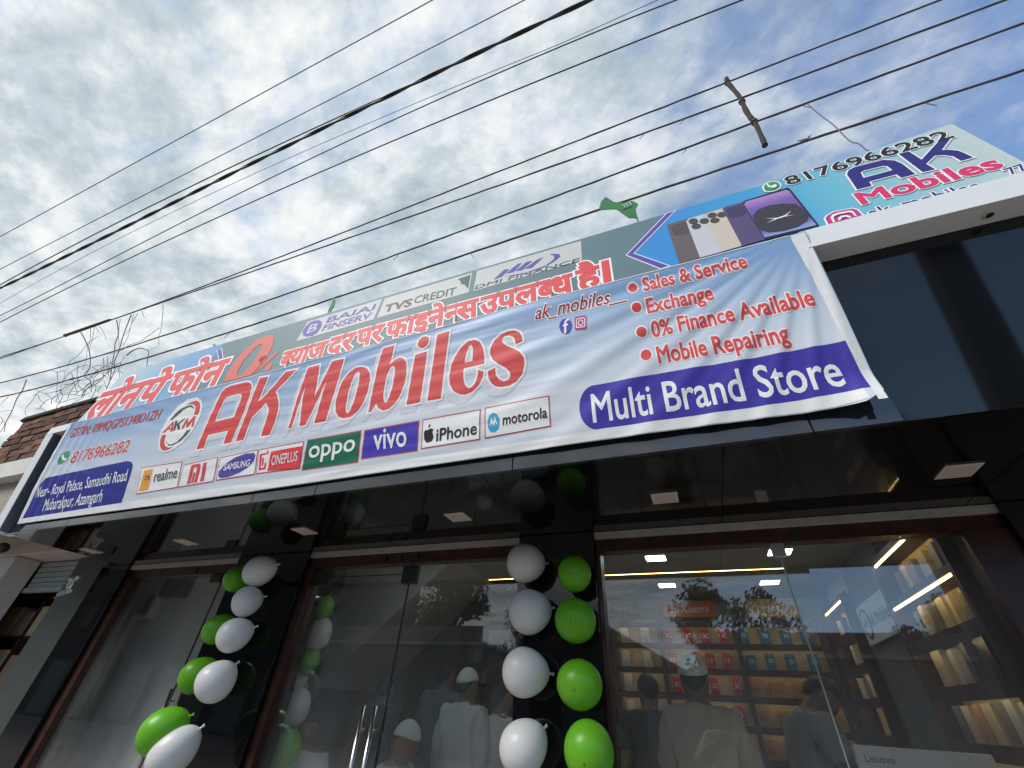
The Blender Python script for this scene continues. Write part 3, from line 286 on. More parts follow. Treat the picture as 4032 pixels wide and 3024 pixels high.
TWIGS=[[(-7.355,1.7,5.452),(-6.946,1.7,5.167),(-6.548,1.7,4.884),(-6.16,1.7,4.529),(-6.101,1.7,4.385),(-5.828,1.7,4.242),(-5.604,1.7,4.03)],[(-7.229,1.712,5.519),(-6.871,1.712,5.185),(-6.714,1.712,4.987),(-6.442,1.712,4.697),(-6.323,1.712,4.53)],[(-7.168,1.724,5.522),(-6.868,1.724,5.196),(-6.674,1.724,4.967)],[(-7.105,1.736,5.546),(-6.758,1.736,5.313),(-6.469,1.736,5.088)],[(-7.248,1.748,5.581),(-6.962,1.748,5.366)],[(-6.777,1.76,5.58),(-6.383,1.76,5.2),(-6.238,1.76,4.986),(-6.084,1.76,4.816),(-5.796,1.76,4.469),(-5.581,1.76,4.245),(-5.515,1.76,4.096)],[(-6.75,1.772,5.605),(-6.427,1.772,5.225),(-6.088,1.772,4.899)],[(-6.561,1.784,5.629),(-6.397,1.784,5.347),(-6.226,1.784,5.098),(-6.047,1.784,4.826),(-5.905,1.784,4.598),(-5.753,1.784,4.445),(-5.677,1.784,4.301),(-5.585,1.784,4.144)],[(-6.449,1.796,5.636),(-6.363,1.796,5.408),(-6.148,1.796,5.086),(-6.098,1.796,4.923)],[(-6.201,1.7,5.442),(-5.991,1.7,5.137),(-5.924,1.7,4.967)],[(-6.077,1.712,5.464),(-5.9,1.712,5.313),(-5.783,1.712,5.235)],[(-5.693,1.724,5.485),(-5.488,1.724,5.225),(-5.233,1.724,4.885),(-5.151,1.724,4.722),(-4.997,1.724,4.546),(-5.116,1.724,4.523)],[(-5.58,1.736,4.572),(-5.538,1.736,4.643),(-5.401,1.736,4.638),(-5.267,1.736,4.592),(-5.16,1.736,4.522),(-5.051,1.736,4.398),(-4.902,1.736,4.195)],[(-5.532,1.748,4.377),(-5.63,1.748,4.497),(-5.645,1.748,4.583)],[(-7.469,1.76,4.854),(-7.167,1.76,4.743),(-7.0,1.76,4.719),(-6.773,1.76,4.526),(-6.679,1.76,4.372)],[(-6.819,1.772,4.546),(-6.827,1.772,4.668),(-6.638,1.772,4.717),(-6.415,1.772,4.652),(-6.323,1.772,4.527),(-6.093,1.772,4.39),(-5.929,1.772,4.273),(-5.625,1.772,4.129)],[(-6.816,1.784,4.649),(-6.516,1.784,4.434),(-6.299,1.784,4.288),(-6.125,1.784,4.143)],[(-7.917,1.796,4.585),(-7.611,1.796,4.58),(-7.109,1.796,4.41),(-6.796,1.796,4.375),(-6.655,1.796,4.442),(-6.432,1.796,4.473),(-6.298,1.796,4.523),(-6.132,1.796,4.582)],[(-6.952,1.7,4.66),(-6.725,1.7,4.453),(-6.475,1.7,4.236),(-6.166,1.7,4.013)],[(-6.932,1.712,4.296),(-6.791,1.712,4.203),(-6.488,1.712,4.064)],[(-7.056,1.724,4.348),(-6.996,1.724,4.223),(-6.996,1.724,4.129),(-6.889,1.724,4.032),(-6.792,1.724,3.983)],[(-6.872,1.736,4.316),(-6.563,1.736,4.172),(-6.326,1.736,4.062)],[(-7.902,1.748,4.783),(-7.683,1.748,4.553),(-7.611,1.748,4.4),(-7.401,1.748,4.169),(-7.266,1.748,3.982),(-7.093,1.748,3.82)],[(-7.452,1.76,4.187),(-7.642,1.76,4.229),(-7.794,1.76,4.232)],[(-8.069,1.772,4.548),(-8.074,1.772,4.479),(-8.061,1.772,4.398)],[(-6.832,1.784,4.12),(-6.839,1.784,4.231),(-6.679,1.784,4.26),(-6.436,1.784,4.271),(-6.131,1.784,4.22),(-5.956,1.784,4.242),(-5.868,1.784,4.346)],[(-6.661,1.796,4.156),(-6.76,1.796,4.254),(-6.684,1.796,4.318),(-6.464,1.796,4.349)],[(-6.531,1.7,4.641),(-6.258,1.7,4.407),(-5.981,1.7,4.187),(-5.7,1.7,4.037)],[(-6.053,1.712,4.645),(-5.832,1.712,4.44),(-5.673,1.712,4.276),(-5.395,1.712,4.049)],[(-6.019,1.724,4.672),(-5.824,1.724,4.48),(-5.713,1.724,4.294)],[(-6.203,1.736,4.552),(-5.917,1.736,4.416),(-5.681,1.736,4.28),(-5.526,1.736,4.184)],[(-6.594,1.748,4.392),(-6.388,1.748,4.361),(-6.15,1.748,4.26),(-5.807,1.748,4.108)],[(-6.025,1.76,4.365),(-6.004,1.76,4.44),(-5.978,1.76,4.531),(-5.879,1.76,4.572)],[(-5.998,1.772,4.137),(-6.095,1.772,4.281),(-5.972,1.772,4.315),(-5.787,1.772,4.287)],[(-6.014,1.784,4.627),(-5.841,1.784,4.435),(-5.649,1.784,4.264)],[(-5.789,1.796,4.138),(-5.786,1.796,4.228),(-5.667,1.796,4.186)],[(-5.486,1.7,4.343),(-5.366,1.7,4.267),(-5.221,1.7,4.122)],[(-5.716,1.712,4.136),(-5.891,1.712,4.281),(-5.938,1.712,4.418),(-5.845,1.712,4.443)]]
FLAG=[(0.104,1.74,4.293),(0.112,1.74,4.421),(0.135,1.74,4.469),(0.101,1.74,4.527),(0.022,1.74,4.552),(-0.025,1.74,4.59),(-0.076,1.74,4.694),(-0.114,1.74,4.651),(-0.139,1.74,4.552),(-0.073,1.74,4.52),(-0.018,1.74,4.491),(0.02,1.74,4.408),(0.054,1.74,4.335),(0.094,1.74,4.312)]
FLAG2=[(-2.544,1.74,4.236),(-2.561,1.74,4.294),(-2.56,1.74,4.367),(-2.559,1.74,4.415),(-2.582,1.74,4.461),(-2.557,1.74,4.464),(-2.525,1.74,4.403),(-2.513,1.74,4.338),(-2.525,1.74,4.265),(-2.53,1.74,4.234)]
FLAG3=[(-4.117,1.76,4.235),(-4.105,1.76,4.287),(-4.049,1.76,4.248),(-4.029,1.76,4.247),(-4.037,1.76,4.272),(-4.071,1.76,4.3),(-4.024,1.76,4.283),(-4.018,1.76,4.309),(-4.064,1.76,4.341),(-4.018,1.76,4.323),(-3.97,1.76,4.281),(-3.973,1.76,4.25),(-4.005,1.76,4.24),(-4.063,1.76,4.233)]
DROP=[(1.352,1.72,5.014),(1.359,1.72,4.832),(1.374,1.72,4.655),(1.374,1.72,4.531),(1.374,1.72,4.439),(1.381,1.72,4.383),(1.399,1.72,4.356),(1.403,1.72,4.273),(1.41,1.72,4.245)]
# ================================================================ materials
mat('black_gloss', (0.004, 0.004, 0.005), 0.035, spec=0.5, rvar=0.02, vscale=3)
mat('soffit_gloss', (0.006, 0.006, 0.006), 0.05, spec=0.45, rvar=0.03, vscale=2)
mat('fascia_gloss', (0.006, 0.007, 0.009), 0.05, spec=0.42, rvar=0.03, vscale=2)
mat('trim_gloss', (0.02, 0.022, 0.026), 0.06, spec=0.9, rvar=0.03, vscale=2)
mat('joint_black', (0.01, 0.01, 0.01), 0.7)
mat('white_acp', (0.72, 0.74, 0.76), 0.38, spec=0.4, var=0.05, vscale=1.5)
mat('grey_acp', (0.13, 0.13, 0.145), 0.35)
mat('alu_strip', (0.42, 0.40, 0.38), 0.45, var=0.1)
mat('wood_red', (0.045, 0.015, 0.010), 0.35, var=0.45, vscale=14)
mat('wood_shelf', (0.055, 0.018, 0.013), 0.45, var=0.4, vscale=12)
mat('inside_wall', (0.55, 0.55, 0.51), 0.7, var=0.06, vscale=2)
mat('inside_dark', (0.10, 0.09, 0.08), 0.7, var=0.1)
mat('ceiling_paint', (0.50, 0.50, 0.47), 0.75)
mat('floor_tile', (0.35, 0.33, 0.30), 0.3)
mat('glass_edge', (0.30, 0.34, 0.33), 0.2)
mat('steel', (0.62, 0.61, 0.58), 0.22, metal=1.0)
mat('dark_steel', (0.05, 0.05, 0.05), 0.4, metal=0.6)
mat('concrete', (0.33, 0.32, 0.30), 0.85, var=0.25, vscale=3, bump=0.3)
mat('lamp_cover', (0.60, 0.48, 0.43), 0.5)
mat('lamp_rim', (0.70, 0.60, 0.55), 0.4)
def glass_mat():
    m = bpy.data.materials.new('window_glass'); m.use_nodes = True
    t = m.node_tree; t.nodes.clear()
    o = t.nodes.new('ShaderNodeOutputMaterial')
    mx = t.nodes.new('ShaderNodeMixShader')
    tr = t.nodes.new('ShaderNodeBsdfTransparent'); tr.inputs[0].default_value = (0.93, 0.945, 0.94, 1)
    gl = t.nodes.new('ShaderNodeBsdfGlossy'); gl.inputs['Roughness'].default_value = 0.012; gl.inputs['Color'].default_value = (0.95, 0.97, 1, 1)
    lw = t.nodes.new('ShaderNodeLayerWeight'); lw.inputs[0].default_value = 0.5
    pw = t.nodes.new('ShaderNodeMath'); pw.operation = 'POWER'; pw.inputs[1].default_value = 5
    ma = t.nodes.new('ShaderNodeMath'); ma.operation = 'MULTIPLY_ADD'; ma.inputs[1].default_value = 0.93; ma.inputs[2].default_value = 0.07
    t.links.new(lw.outputs['Facing'], pw.inputs[0]); t.links.new(pw.outputs[0], ma.inputs[0])
    t.links.new(ma.outputs[0], mx.inputs[0]); t.links.new(tr.outputs[0], mx.inputs[1]); t.links.new(gl.outputs[0], mx.inputs[2])
    df = t.nodes.new('ShaderNodeBsdfDiffuse'); df.inputs[0].default_value = (0.75, 0.74, 0.72, 1)
    tcn = t.nodes.new('ShaderNodeTexCoord'); nz_ = t.nodes.new('ShaderNodeTexNoise'); nz_.inputs['Scale'].default_value = 2.2; nz_.inputs['Detail'].default_value = 7; nz_.inputs['Roughness'].default_value = 0.65
    mpn = t.nodes.new('ShaderNodeMapping'); mpn.inputs['Scale'].default_value = (1.0, 1.0, 0.35)
    t.links.new(tcn.outputs['Object'], mpn.inputs[0]); t.links.new(mpn.outputs[0], nz_.inputs['Vector'])
    mrn = t.nodes.new('ShaderNodeMapRange'); mrn.inputs['From Min'].default_value = 0.38; mrn.inputs['From Max'].default_value = 0.75; mrn.inputs['To Min'].default_value = 0.012; mrn.inputs['To Max'].default_value = 0.055
    t.links.new(nz_.outputs['Fac'], mrn.inputs['Value'])
    m2 = t.nodes.new('ShaderNodeMixShader')
    t.links.new(mrn.outputs[0], m2.inputs[0]); t.links.new(mx.outputs[0], m2.inputs[1]); t.links.new(df.outputs[0], m2.inputs[2])
    t.links.new(m2.outputs[0], o.inputs[0])
    MATS['window_glass'] = m
glass_mat()
# ================================================================ ground
o = MB().add([(-120, -150, 0), (120, -150, 0), (120, 40, 0), (-120, 40, 0)], [(0, 1, 2, 3)]).build('road', mat('asphalt', (0.27, 0.245, 0.215), 0.9, var=0.25, vscale=0.8, bump=0.4))
o['kind'] = 'structure'
o = MB().box(-8.6, 4.2, 1.7, 8.0, 0.002, 0.2).build('shop_plinth', mat('plinth', (0.35, 0.33, 0.31), 0.6, var=0.15))
o['kind'] = 'structure'
# ================================================================ the shop building
SOF = 2.60; YG = 3.0; YF = 1.893; SLOPE = 0.16
shop = empty('shop_building', (-2.0, 3.0, 0.2))
tag(shop, 'single-storey black-clad mobile phone shop with canopy under the banner', 'shop')
SH = Matrix.Translation((2.0, -3.0, -0.2))
def sp(name, mb, m, bevel=0.0, parent=None, smooth=False):
    """a part of the shop, built in world coordinates"""
    o = mb.build(name, MATS[m], parent or shop, smooth=smooth, bevel=bevel)
    if parent is None:
        o.matrix_parent_inverse = SH
    return o
PIL = [(-6.02, -5.56), (-3.95, -3.10), (-1.122, -0.575), (1.60, 2.9)]
for a, b in PIL:
    sp('pillar', MB().box(a, b, 2.93, 3.22, 0.2, SOF - 0.003), 'black_gloss', bevel=0.003)
# canopy soffit: glossy panels with open joints
xs = [-5.70, -4.63, -3.41, -2.19, -0.97, 0.25, 1.47, 2.69]
for a, b in zip(xs[:-1], xs[1:]):
    sp('soffit_panel', MB().box(a + 0.003, b - 0.003, YF + 0.012, 3.06, SOF, SOF + 0.012), 'soffit_gloss')
sp('canopy_core', MB().hexa([(-5.7, YF + 0.03, SOF + 0.016), (2.7, YF + 0.03, SOF + 0.016), (2.7, 3.3, SOF + 0.016), (-5.7, 3.3, SOF + 0.016), (-5.7, 1.79, 3.44), (2.7, 1.79, 3.44), (2.7, 3.3, 3.44), (-5.7, 3.3, 3.44)]), 'joint_black')
def fy(z, off=0.0):
    return YF - SLOPE * (z - 2.597) + off
fx = [-5.70, -4.63, -2.60, -2.07, -0.76, 0.59, 1.75, 2.69]
for a, b in zip(fx[:-1], fx[1:]):
    a += 0.004; b -= 0.004
    sp('fascia_panel', MB().hexa([(a, fy(2.594), 2.594), (b, fy(2.594), 2.594), (b, fy(2.594) + 0.02, 2.597), (a, fy(2.594) + 0.02, 2.597),
                                  (a, fy(3.47), 3.47), (b, fy(3.47), 3.47), (b, fy(3.47) + 0.02, 3.47), (a, fy(3.47) + 0.02, 3.47)]), 'fascia_gloss', bevel=0.002)
# white cladding: top beam with a downlight hole, left leg leaning with the fascia
for a, b, y0, zt0, zt1 in ((-5.60, -5.275, 1.637, 3.545, 3.548), (-5.275, -3.2, 1.685, 3.52, 3.52), (-3.2, -0.8, 1.685, 3.52, 3.52), (-0.8, 0.835, 1.685, 3.53, 3.54), (0.835, 1.75, 1.637, 3.600, 3.615), (1.75, 2.69, 1.637, 3.615, 3.625)):
    a += 0.0015; b -= 0.0015
    sp('beam_cladding', MB().hexa([(a, y0, 3.466), (b, y0, 3.466), (b, 1.80, 3.466), (a, 1.80, 3.466), (a, y0, zt0), (b, y0, zt1), (b, 1.80, zt1), (a, 1.80, zt0)]), 'white_acp', bevel=0.002)
for a, b in ((-5.60, -4.63), (-4.63, -2.60), (-2.60, -2.07), (-2.07, -0.76), (-0.76, 0.59), (0.59, 0.90)):
    sp('fascia_trim', MB().box(a + 0.003, b - 0.003, 1.842, 1.870, 2.572, 2.715), 'trim_gloss', bevel=0.001)
def legx(z, x0, x1, d0, d1):
    return [(x0, fy(z, d0), z), (x1, fy(z, d0), z), (x1, fy(z, d1), z), (x0, fy(z, d1), z)]
sp('leg_cladding', MB().hexa(legx(2.575, -5.60, -5.478, -0.115, 0.02) + legx(3.464, -5.60, -5.478, -0.115, 0.02)), 'white_acp', bevel=0.002)
sp('leg_return', MB().hexa(legx(2.578, -5.477, -5.470, -0.113, 0.0) + legx(3.462, -5.477, -5.470, -0.113, 0.0)), 'grey_acp')
sp('canopy_roof', MB().box(-5.65, 2.7, 1.80, 3.3, 3.445, 3.50), 'concrete')
sp('roof_slab', MB().box(-6.3, 2.9, 3.0, 7.1, 2.96, 3.10), 'concrete')
sp('lintel', MB().box(-6.02, 2.9, 3.10, 3.3, SOF - 0.02, 2.96), 'inside_wall')
sp('back_wall', MB().box(-6.3, 2.9, 6.85, 7.1, 0.2, 2.96), 'inside_wall')
sp('side_wall', MB().box(1.72, 1.95, 3.23, 6.85, 0.2, 2.96), 'inside_wall')
sp('side_wall', MB().box(-6.3, -6.05, 3.23, 6.85, 0.2, 2.96), 'inside_wall')
sp('ceiling', MB().box(-6.05, 1.72, 3.3, 6.85, 2.90, 2.955), 'ceiling_paint')
sp('shop_floor', MB().box(-6.05, 1.72, 3.1, 6.85, 0.2, 0.215), 'floor_tile')
sp('partition_wall', MB().box(-6.05, -3.88, 3.55, 3.65, 0.215, 2.90), 'inside_wall')
sp('stair_casing', MB().prism([(-3.88, 4.33, 2.90), (-2.42, 4.33, 2.90), (-2.72, 4.33, 2.64), (-3.88, 4.33, 1.66)], (0, 1.1, 0)), 'inside_wall')
# three glazed openings
def opening(name, label, x0, x1, jl, jr):
    e = empty(name, ((x0 + x1) / 2, YG, 0.2))
    tag(e, label, 'shopfront')
    inv = Matrix.Translation((-(x0 + x1) / 2, -YG, -0.2))
    def pt(nm, mb, m, par=None, bevel=0.0, smooth=False):
        o = mb.build(nm, MATS[m], par or e, bevel=bevel, smooth=smooth)
        if par is None:
            o.matrix_parent_inverse = inv
        return o
    pt('head_strip', MB().box(x0 + 0.002, x1 - 0.002, 2.955, 3.0, 2.556, SOF - 0.003), 'alu_strip')
    pt('head_frame', MB().box(x0 + 0.002, x1 - 0.002, 2.985, 3.09, 2.475, 2.554), 'wood_red')
    if jl:
        pt('jamb', MB().box(x0 + 0.002, x0 + jl, 2.97, 3.09, 0.2, 2.474), 'wood_red')
    if jr:
        pt('jamb', MB().box(x1 - jr, x1 - 0.002, 2.97, 3.09, 0.2, 2.474), 'wood_red')
    return e, pt
GY0, GY1 = 3.020, 3.030
def pane(pt, a, b, z0=0.22, z1=2.474):
    return pt('pane', MB().box(a, b, GY0, GY1, z0, z1), 'window_glass')
def bar_handle(pt, x, z0, z1, y):
    h = pt('handle', MB().tube([(x, y, z0), (x, y, z1)], 0.0145, 14), 'steel', smooth=True)
    return h
# left shopfront
e1, pt = opening('shopfront_glazing', 'left glass shopfront with wooden jamb in front of the bare grey wall', -5.56, -3.95, 0.095, 0.0)
pane(pt, -5.465, -4.182); pane(pt, -4.176, -3.952)
pt('glass_joint', MB().box(-4.1815, -4.1765, 3.018, 3.032, 0.22, 2.474), 'joint_black')
for x in (-4.123, -3.985):
    bar_handle(pt, x, 0.75, 1.578, 2.965)
pt('handle_stud', MB().tube([(-4.123, 2.965, 1.50), (-4.123, 3.02, 1.50)], 0.011, 10), 'steel', smooth=True)
pt('patch_fitting', MB().box(-4.33, -4.19, 3.005, 3.045, 2.40, 2.47), 'dark_steel', bevel=0.003)
pt('patch_fitting', MB().box(-4.62, -4.54, 2.975, 2.985, 2.49, 2.54), 'dark_steel', bevel=0.003)
# middle door
e2, pt = opening('shopfront_glazing', 'middle glass entrance door with long steel pull handles', -3.10, -1.122, 0.07, 0.0)
pane(pt, -3.03, -2.074, 0.22, 2.395); pane(pt, -2.066, -1.124); pane(pt, -3.03, -2.074, 2.401, 2.474)
pt('glass_joint', MB().box(-2.0735, -2.0665, 3.018, 3.032, 0.22, 2.474), 'joint_black')
pt('glass_joint', MB().box(-3.03, -2.0755, 3.018, 3.032, 2.3955, 2.4005), 'joint_black')
pt('patch_fitting', MB().box(-3.035, -2.86, 3.000, 3.050, 2.335, 2.455), 'dark_steel', bevel=0.004)
pt('patch_fitting', MB().box(-2.135, -2.005, 3.000, 3.050, 2.325, 2.455), 'dark_steel', bevel=0.004)
for x in (-2.20, -2.105):
    bar_handle(pt, x, 0.70, 1.56, 2.955)
    for z in (0.9, 1.43):
        pt('handle_stud', MB().tube([(x, 2.955, z), (x, 3.02, z)], 0.011, 10), 'steel', smooth=True)
for x in (-2.32, -2.17, -2.02):
    pt('frame_clip', MB().box(x - 0.018, x + 0.018, 2.972, 2.985, 2.49, 2.535), 'dark_steel', bevel=0.002)
# right window
e3, pt = opening('shopfront_glazing', 'wide right shop window in front of the lit phone shelves', -0.575, 1.60, 0.03, 0.20)
pane(pt, -0.545, 0.522); pane(pt, 0.530, 1.40)
pt('glass_joint', MB().box(0.5225, 0.5295, 3.018, 3.032, 0.22, 2.474), 'glass_edge')
pt('patch_fitting', MB().box(0.49, 0.56, 3.0, 3.05, 2.39, 2.474), 'steel', bevel=0.003)
for x in (-0.42, 0.30, 0.64):
    pt('frame_clip', MB().box(x - 0.022, x + 0.022, 2.972, 2.985, 2.485, 2.53), 'dark_steel', bevel=0.002)
# recessed square canopy lights (switched off in daylight)
names = ['leftmost', 'second from left', 'third from left', 'fourth from left, above the door', 'fifth from left, above the wide window', 'rightmost']
def downlight(x, y):
    e = empty('canopy_light', (x, y, SOF))
    MB().box(-0.072, 0.072, -0.072, 0.072, -0.008, -0.001).build('rim', MATS['lamp_rim'], e, bevel=0.002)
    MB().box(-0.058, 0.058, -0.058, 0.058, -0.0095, -0.0082).build('diffuser', MATS['lamp_cover'], e)
    return e
for i in range(6):
    l = downlight(-5.389 + 1.3335 * i, 2.455)
    tag(l, 'unlit square canopy downlight, %s of the row' % names[i], 'downlight', 'canopy downlights')
d = empty('beam_spotlight', (1.55, 1.70, 3.466))
MB().tube([(0, 0, -0.006), (0, 0, 0.0)], [0.021, 0.025], 20).build('rim', MATS['lamp_rim'], d, smooth=True)
MB().tube([(0, 0, -0.0085), (0, 0, -0.0065)], 0.014, 16).build('lens', MATS['dark_steel'], d)
tag(d, 'small round spotlight set into underside of white beam', 'spotlight')
# ================================================================ printed shapes
PC = {  # print colours (ink on vinyl)
 'red': (0.67, 0.080, 0.085), 'white': (0.82, 0.83, 0.84), 'panelblue': (0.028, 0.035, 0.26), 'panelblue2': (0.055, 0.045, 0.36),
 'logo_red': (0.63, 0.085, 0.085), 'logo_grey': (0.10, 0.10, 0.10), 'white_circle': (0.80, 0.82, 0.80), 'orange': (0.80, 0.36, 0.07),
 'darkgrey': (0.09, 0.085, 0.085), 'violet': (0.10, 0.075, 0.36), 'red2': (0.68, 0.055, 0.07), 'green': (0.012, 0.15, 0.085),
 'indigo': (0.055, 0.045, 0.42), 'black': (0.022, 0.022, 0.024), 'cyan': (0.06, 0.36, 0.60), 'darkred': (0.36, 0.03, 0.04),
 'fbblue': (0.035, 0.06, 0.42), 'insta': (0.50, 0.05, 0.22), 'insta_w': (0.84, 0.80, 0.80), 'wa': (0.05, 0.30, 0.13),
 'teal': (0.12, 0.20, 0.22), 'panelwhite': (0.52, 0.54, 0.53), 'panelwhite2': (0.56, 0.57, 0.57), 'darkplum': (0.12, 0.06, 0.10),
 'dkgreen': (0.035, 0.105, 0.075), 'zero': (0.62, 0.12, 0.10), 'ph_grey': (0.13, 0.11, 0.115), 'ph_greyd': (0.085, 0.075, 0.08),
 'ph_white': (0.52, 0.53, 0.58), 'ph_gold': (0.56, 0.50, 0.44), 'ph_purple': (0.10, 0.075, 0.17), 'ph_purpled': (0.06, 0.045, 0.11),
 'lens': (0.07, 0.065, 0.06), 'screen': (0.3, 0.2, 0.5), 'screend': (0.05, 0.045, 0.06), 'navy': (0.035, 0.03, 0.20), 'pink': (0.66, 0.04, 0.15),
 'shadow': (0.60, 0.64, 0.71), 'redline': (0.52, 0.10, 0.13), 'hem': (0.76, 0.78, 0.78)}
for k, c in PC.items():
    mat('ink_' + k, c, 0.5, spec=0.22, var=0.04, vscale=30)
def grad_ink(name, axis_pts, cols, rough=0.55, axis=2):
    """printed colour blend along the sign (object space)"""
    m = bpy.data.materials.new(name); m.use_nodes = True
    t = m.node_tree; b = t.nodes['Principled BSDF']
    b.inputs['Roughness'].default_value = rough; b.inputs['Specular IOR Level'].default_value = 0.2
    tcn = t.nodes.new('ShaderNodeTexCoord'); s = t.nodes.new('ShaderNodeSeparateXYZ'); mr = t.nodes.new('ShaderNodeMapRange'); r = t.nodes.new('ShaderNodeValToRGB')
    t.links.new(tcn.outputs['Object'], s.inputs[0]); t.links.new(s.outputs[axis], mr.inputs['Value'])
    mr.inputs['From Min'].default_value = axis_pts[0]; mr.inputs['From Max'].default_value = axis_pts[-1]
    el = r.color_ramp.elements
    while len(el) < len(cols):
        el.new(0.5)
    for e, p, c in zip(el, axis_pts, cols):
        e.position = (p - axis_pts[0]) / (axis_pts[-1] - axis_pts[0]); e.color = (*c, 1)
    t.links.new(mr.outputs[0], r.inputs[0]); t.links.new(r.outputs[0], b.inputs['Base Color'])
    MATS[name] = m
    return m
grad_ink('ink_screen', [3.62, 3.72, 3.95, 4.08], [(0.30, 0.40, 0.72), (0.07, 0.06, 0.24), (0.20, 0.12, 0.42), (0.52, 0.30, 0.58)])

def shape_mesh(loops, grow=0.0):
    c = bpy.data.curves.new('tmp', 'CURVE'); c.dimensions = '2D'; c.fill_mode = 'FRONT'
    for l in loops:
        s = c.splines.new('POLY'); s.points.add(len(l) - 1); s.use_cyclic_u = True
        for p, q in zip(s.points, l):
            p.co = (q[0], q[1], 0, 1)
    if grow > 0:
        c.bevel_depth = grow; c.bevel_resolution = 0
    return curve_to_mesh(c)
def curve_to_mesh(c):
    o = bpy.data.objects.new('tmp', c); COL.objects.link(o)
    bpy.context.view_layer.update()
    me = bpy.data.meshes.new_from_object(o.evaluated_get(bpy.context.evaluated_depsgraph_get()))
    bpy.data.objects.remove(o); bpy.data.curves.remove(c)
    return me
def text_mesh(body, bold=0.0, spacing=1.0):
    c = bpy.data.curves.new('tmp', 'FONT'); c.body = body; c.size = 1.0; c.fill_mode = 'FRONT'; c.resolution_u = 3
    c.space_character = spacing
    if bold > 0:
        c.bevel_depth = bold; c.bevel_resolution = 0
    return curve_to_mesh(c)
def to_bm(me):
    b = bmesh.new(); b.from_mesh(me); bpy.data.meshes.remove(me)
    return b
CAPH = {}
def ref_h(kind):
    """cap height / x-height / ascender height of the built-in face at size 1"""
    if kind not in CAPH:
        b = to_bm(text_mesh({'cap': 'H', 'x': 'x', 'asc': 'k'}[kind]))
        CAPH[kind] = max(v.co.y for v in b.verts); b.free()
    return CAPH[kind]
class Surf:
    def __init__(s, fn, off, cell):
        s.fn, s.off, s.cell = fn, off, cell
def finish(name, bm, surf, layer, m, parent):
    """bm holds x = world x, y = world z on the board; bend it onto the board, `layer` inks above it"""
    zs = max(1e-9, max(v.co.z for v in bm.verts))
    back = [f for f in bm.faces if f.calc_center_median().z < -1e-6]
    if back:
        bmesh.ops.delete(bm, geom=back, context='FACES')
    if surf.cell:
        bmesh.ops.triangulate(bm, faces=bm.faces[:])
        X = [v.co.x for v in bm.verts]; Y = [v.co.y for v in bm.verts]
        for ax, lo, hi in ((0, min(X), max(X)), (1, min(Y), max(Y))):
            cc = surf.cell
            k = math.ceil(lo / cc)
            while k * cc < hi:
                co = (k * cc, 0, 0) if ax == 0 else (0, k * cc, 0)
                no = (1, 0, 0) if ax == 0 else (0, 1, 0)
                bmesh.ops.bisect_plane(bm, geom=bm.verts[:] + bm.edges[:] + bm.faces[:], plane_co=co, plane_no=no, dist=1e-6)
                k += 1
    for v in bm.verts:
        v.co = surf.fn(v.co.x, v.co.y, surf.off * layer + (0.0004 * max(0.0, v.co.z) / zs if zs > 1e-7 else 0.0))
    for f in bm.faces:
        f.normal_update()
        if f.normal.y > 0:
            f.normal_flip()
        f.smooth = bool(surf.cell)
    me = bpy.data.meshes.new(name); bm.to_mesh(me); bm.free()
    return link(name, me, MATS[m], parent)
def put_text(name, body, BL, BR, TL, kind, surf, layer, m, parent, bold=0.0, grow=0.0, dx=0.0, dz=0.0):
    b = to_bm(text_mesh(body, bold + 0.0))
    xs_ = [v.co.x for v in b.verts]; w = max(xs_) - min(xs_); x0 = min(xs_)
    b.free()
    sx = (BR[0] - BL[0]) / w
    h = (TL[1] - BL[1]) / ref_h(kind)
    b = to_bm(text_mesh(body, bold + grow / max(1e-6, (abs(sx) + h) / 2)))
    sh = (TL[0] - BL[0]) / max(1e-6, TL[1] - BL[1])
    if body == 'BAJAJ':                     # this face hangs its J below the line; lift it onto the line
        seen = set()
        for v0 in b.verts:
            if v0 in seen:
                continue
            isl = [v0]; seen.add(v0)
            for q in isl:
                for ed in q.link_edges:
                    w_ = ed.other_vert(q)
                    if w_ not in seen:
                        seen.add(w_); isl.append(w_)
            lo, hi = min(q.co.y for q in isl), max(q.co.y for q in isl)
            if lo < -0.05:
                for q in isl:
                    q.co.y = (q.co.y - lo) * hi / (hi - lo)
    for v in b.verts:
        x = (v.co.x - x0) * sx; y = v.co.y * h
        v.co.x = BL[0] + x + sh * y * 0.5 + dx
        v.co.y = BL[1] + (BR[1] - BL[1]) * x / (BR[0] - BL[0]) + y + dz
    return finish(name, b, surf, layer, m, parent)
def put_shape(name, loops, surf, layer, m, parent, grow=0.0, dx=0.0, dz=0.0):
    b = to_bm(shape_mesh(loops, grow))
    if dx or dz:
        for v in b.verts:
            v.co.x += dx; v.co.y += dz
    return finish(name, b, surf, layer, m, parent)
def lerp_curve(pts):
    pts = sorted(pts)
    def f(x):
        if x <= pts[0][0]:
            return pts[0][1]
        for (a, b), (c, d) in zip(pts[:-1], pts[1:]):
            if x <= c:
                return b + (d - b) * (x - a) / (c - a)
        return pts[-1][1]
    return f
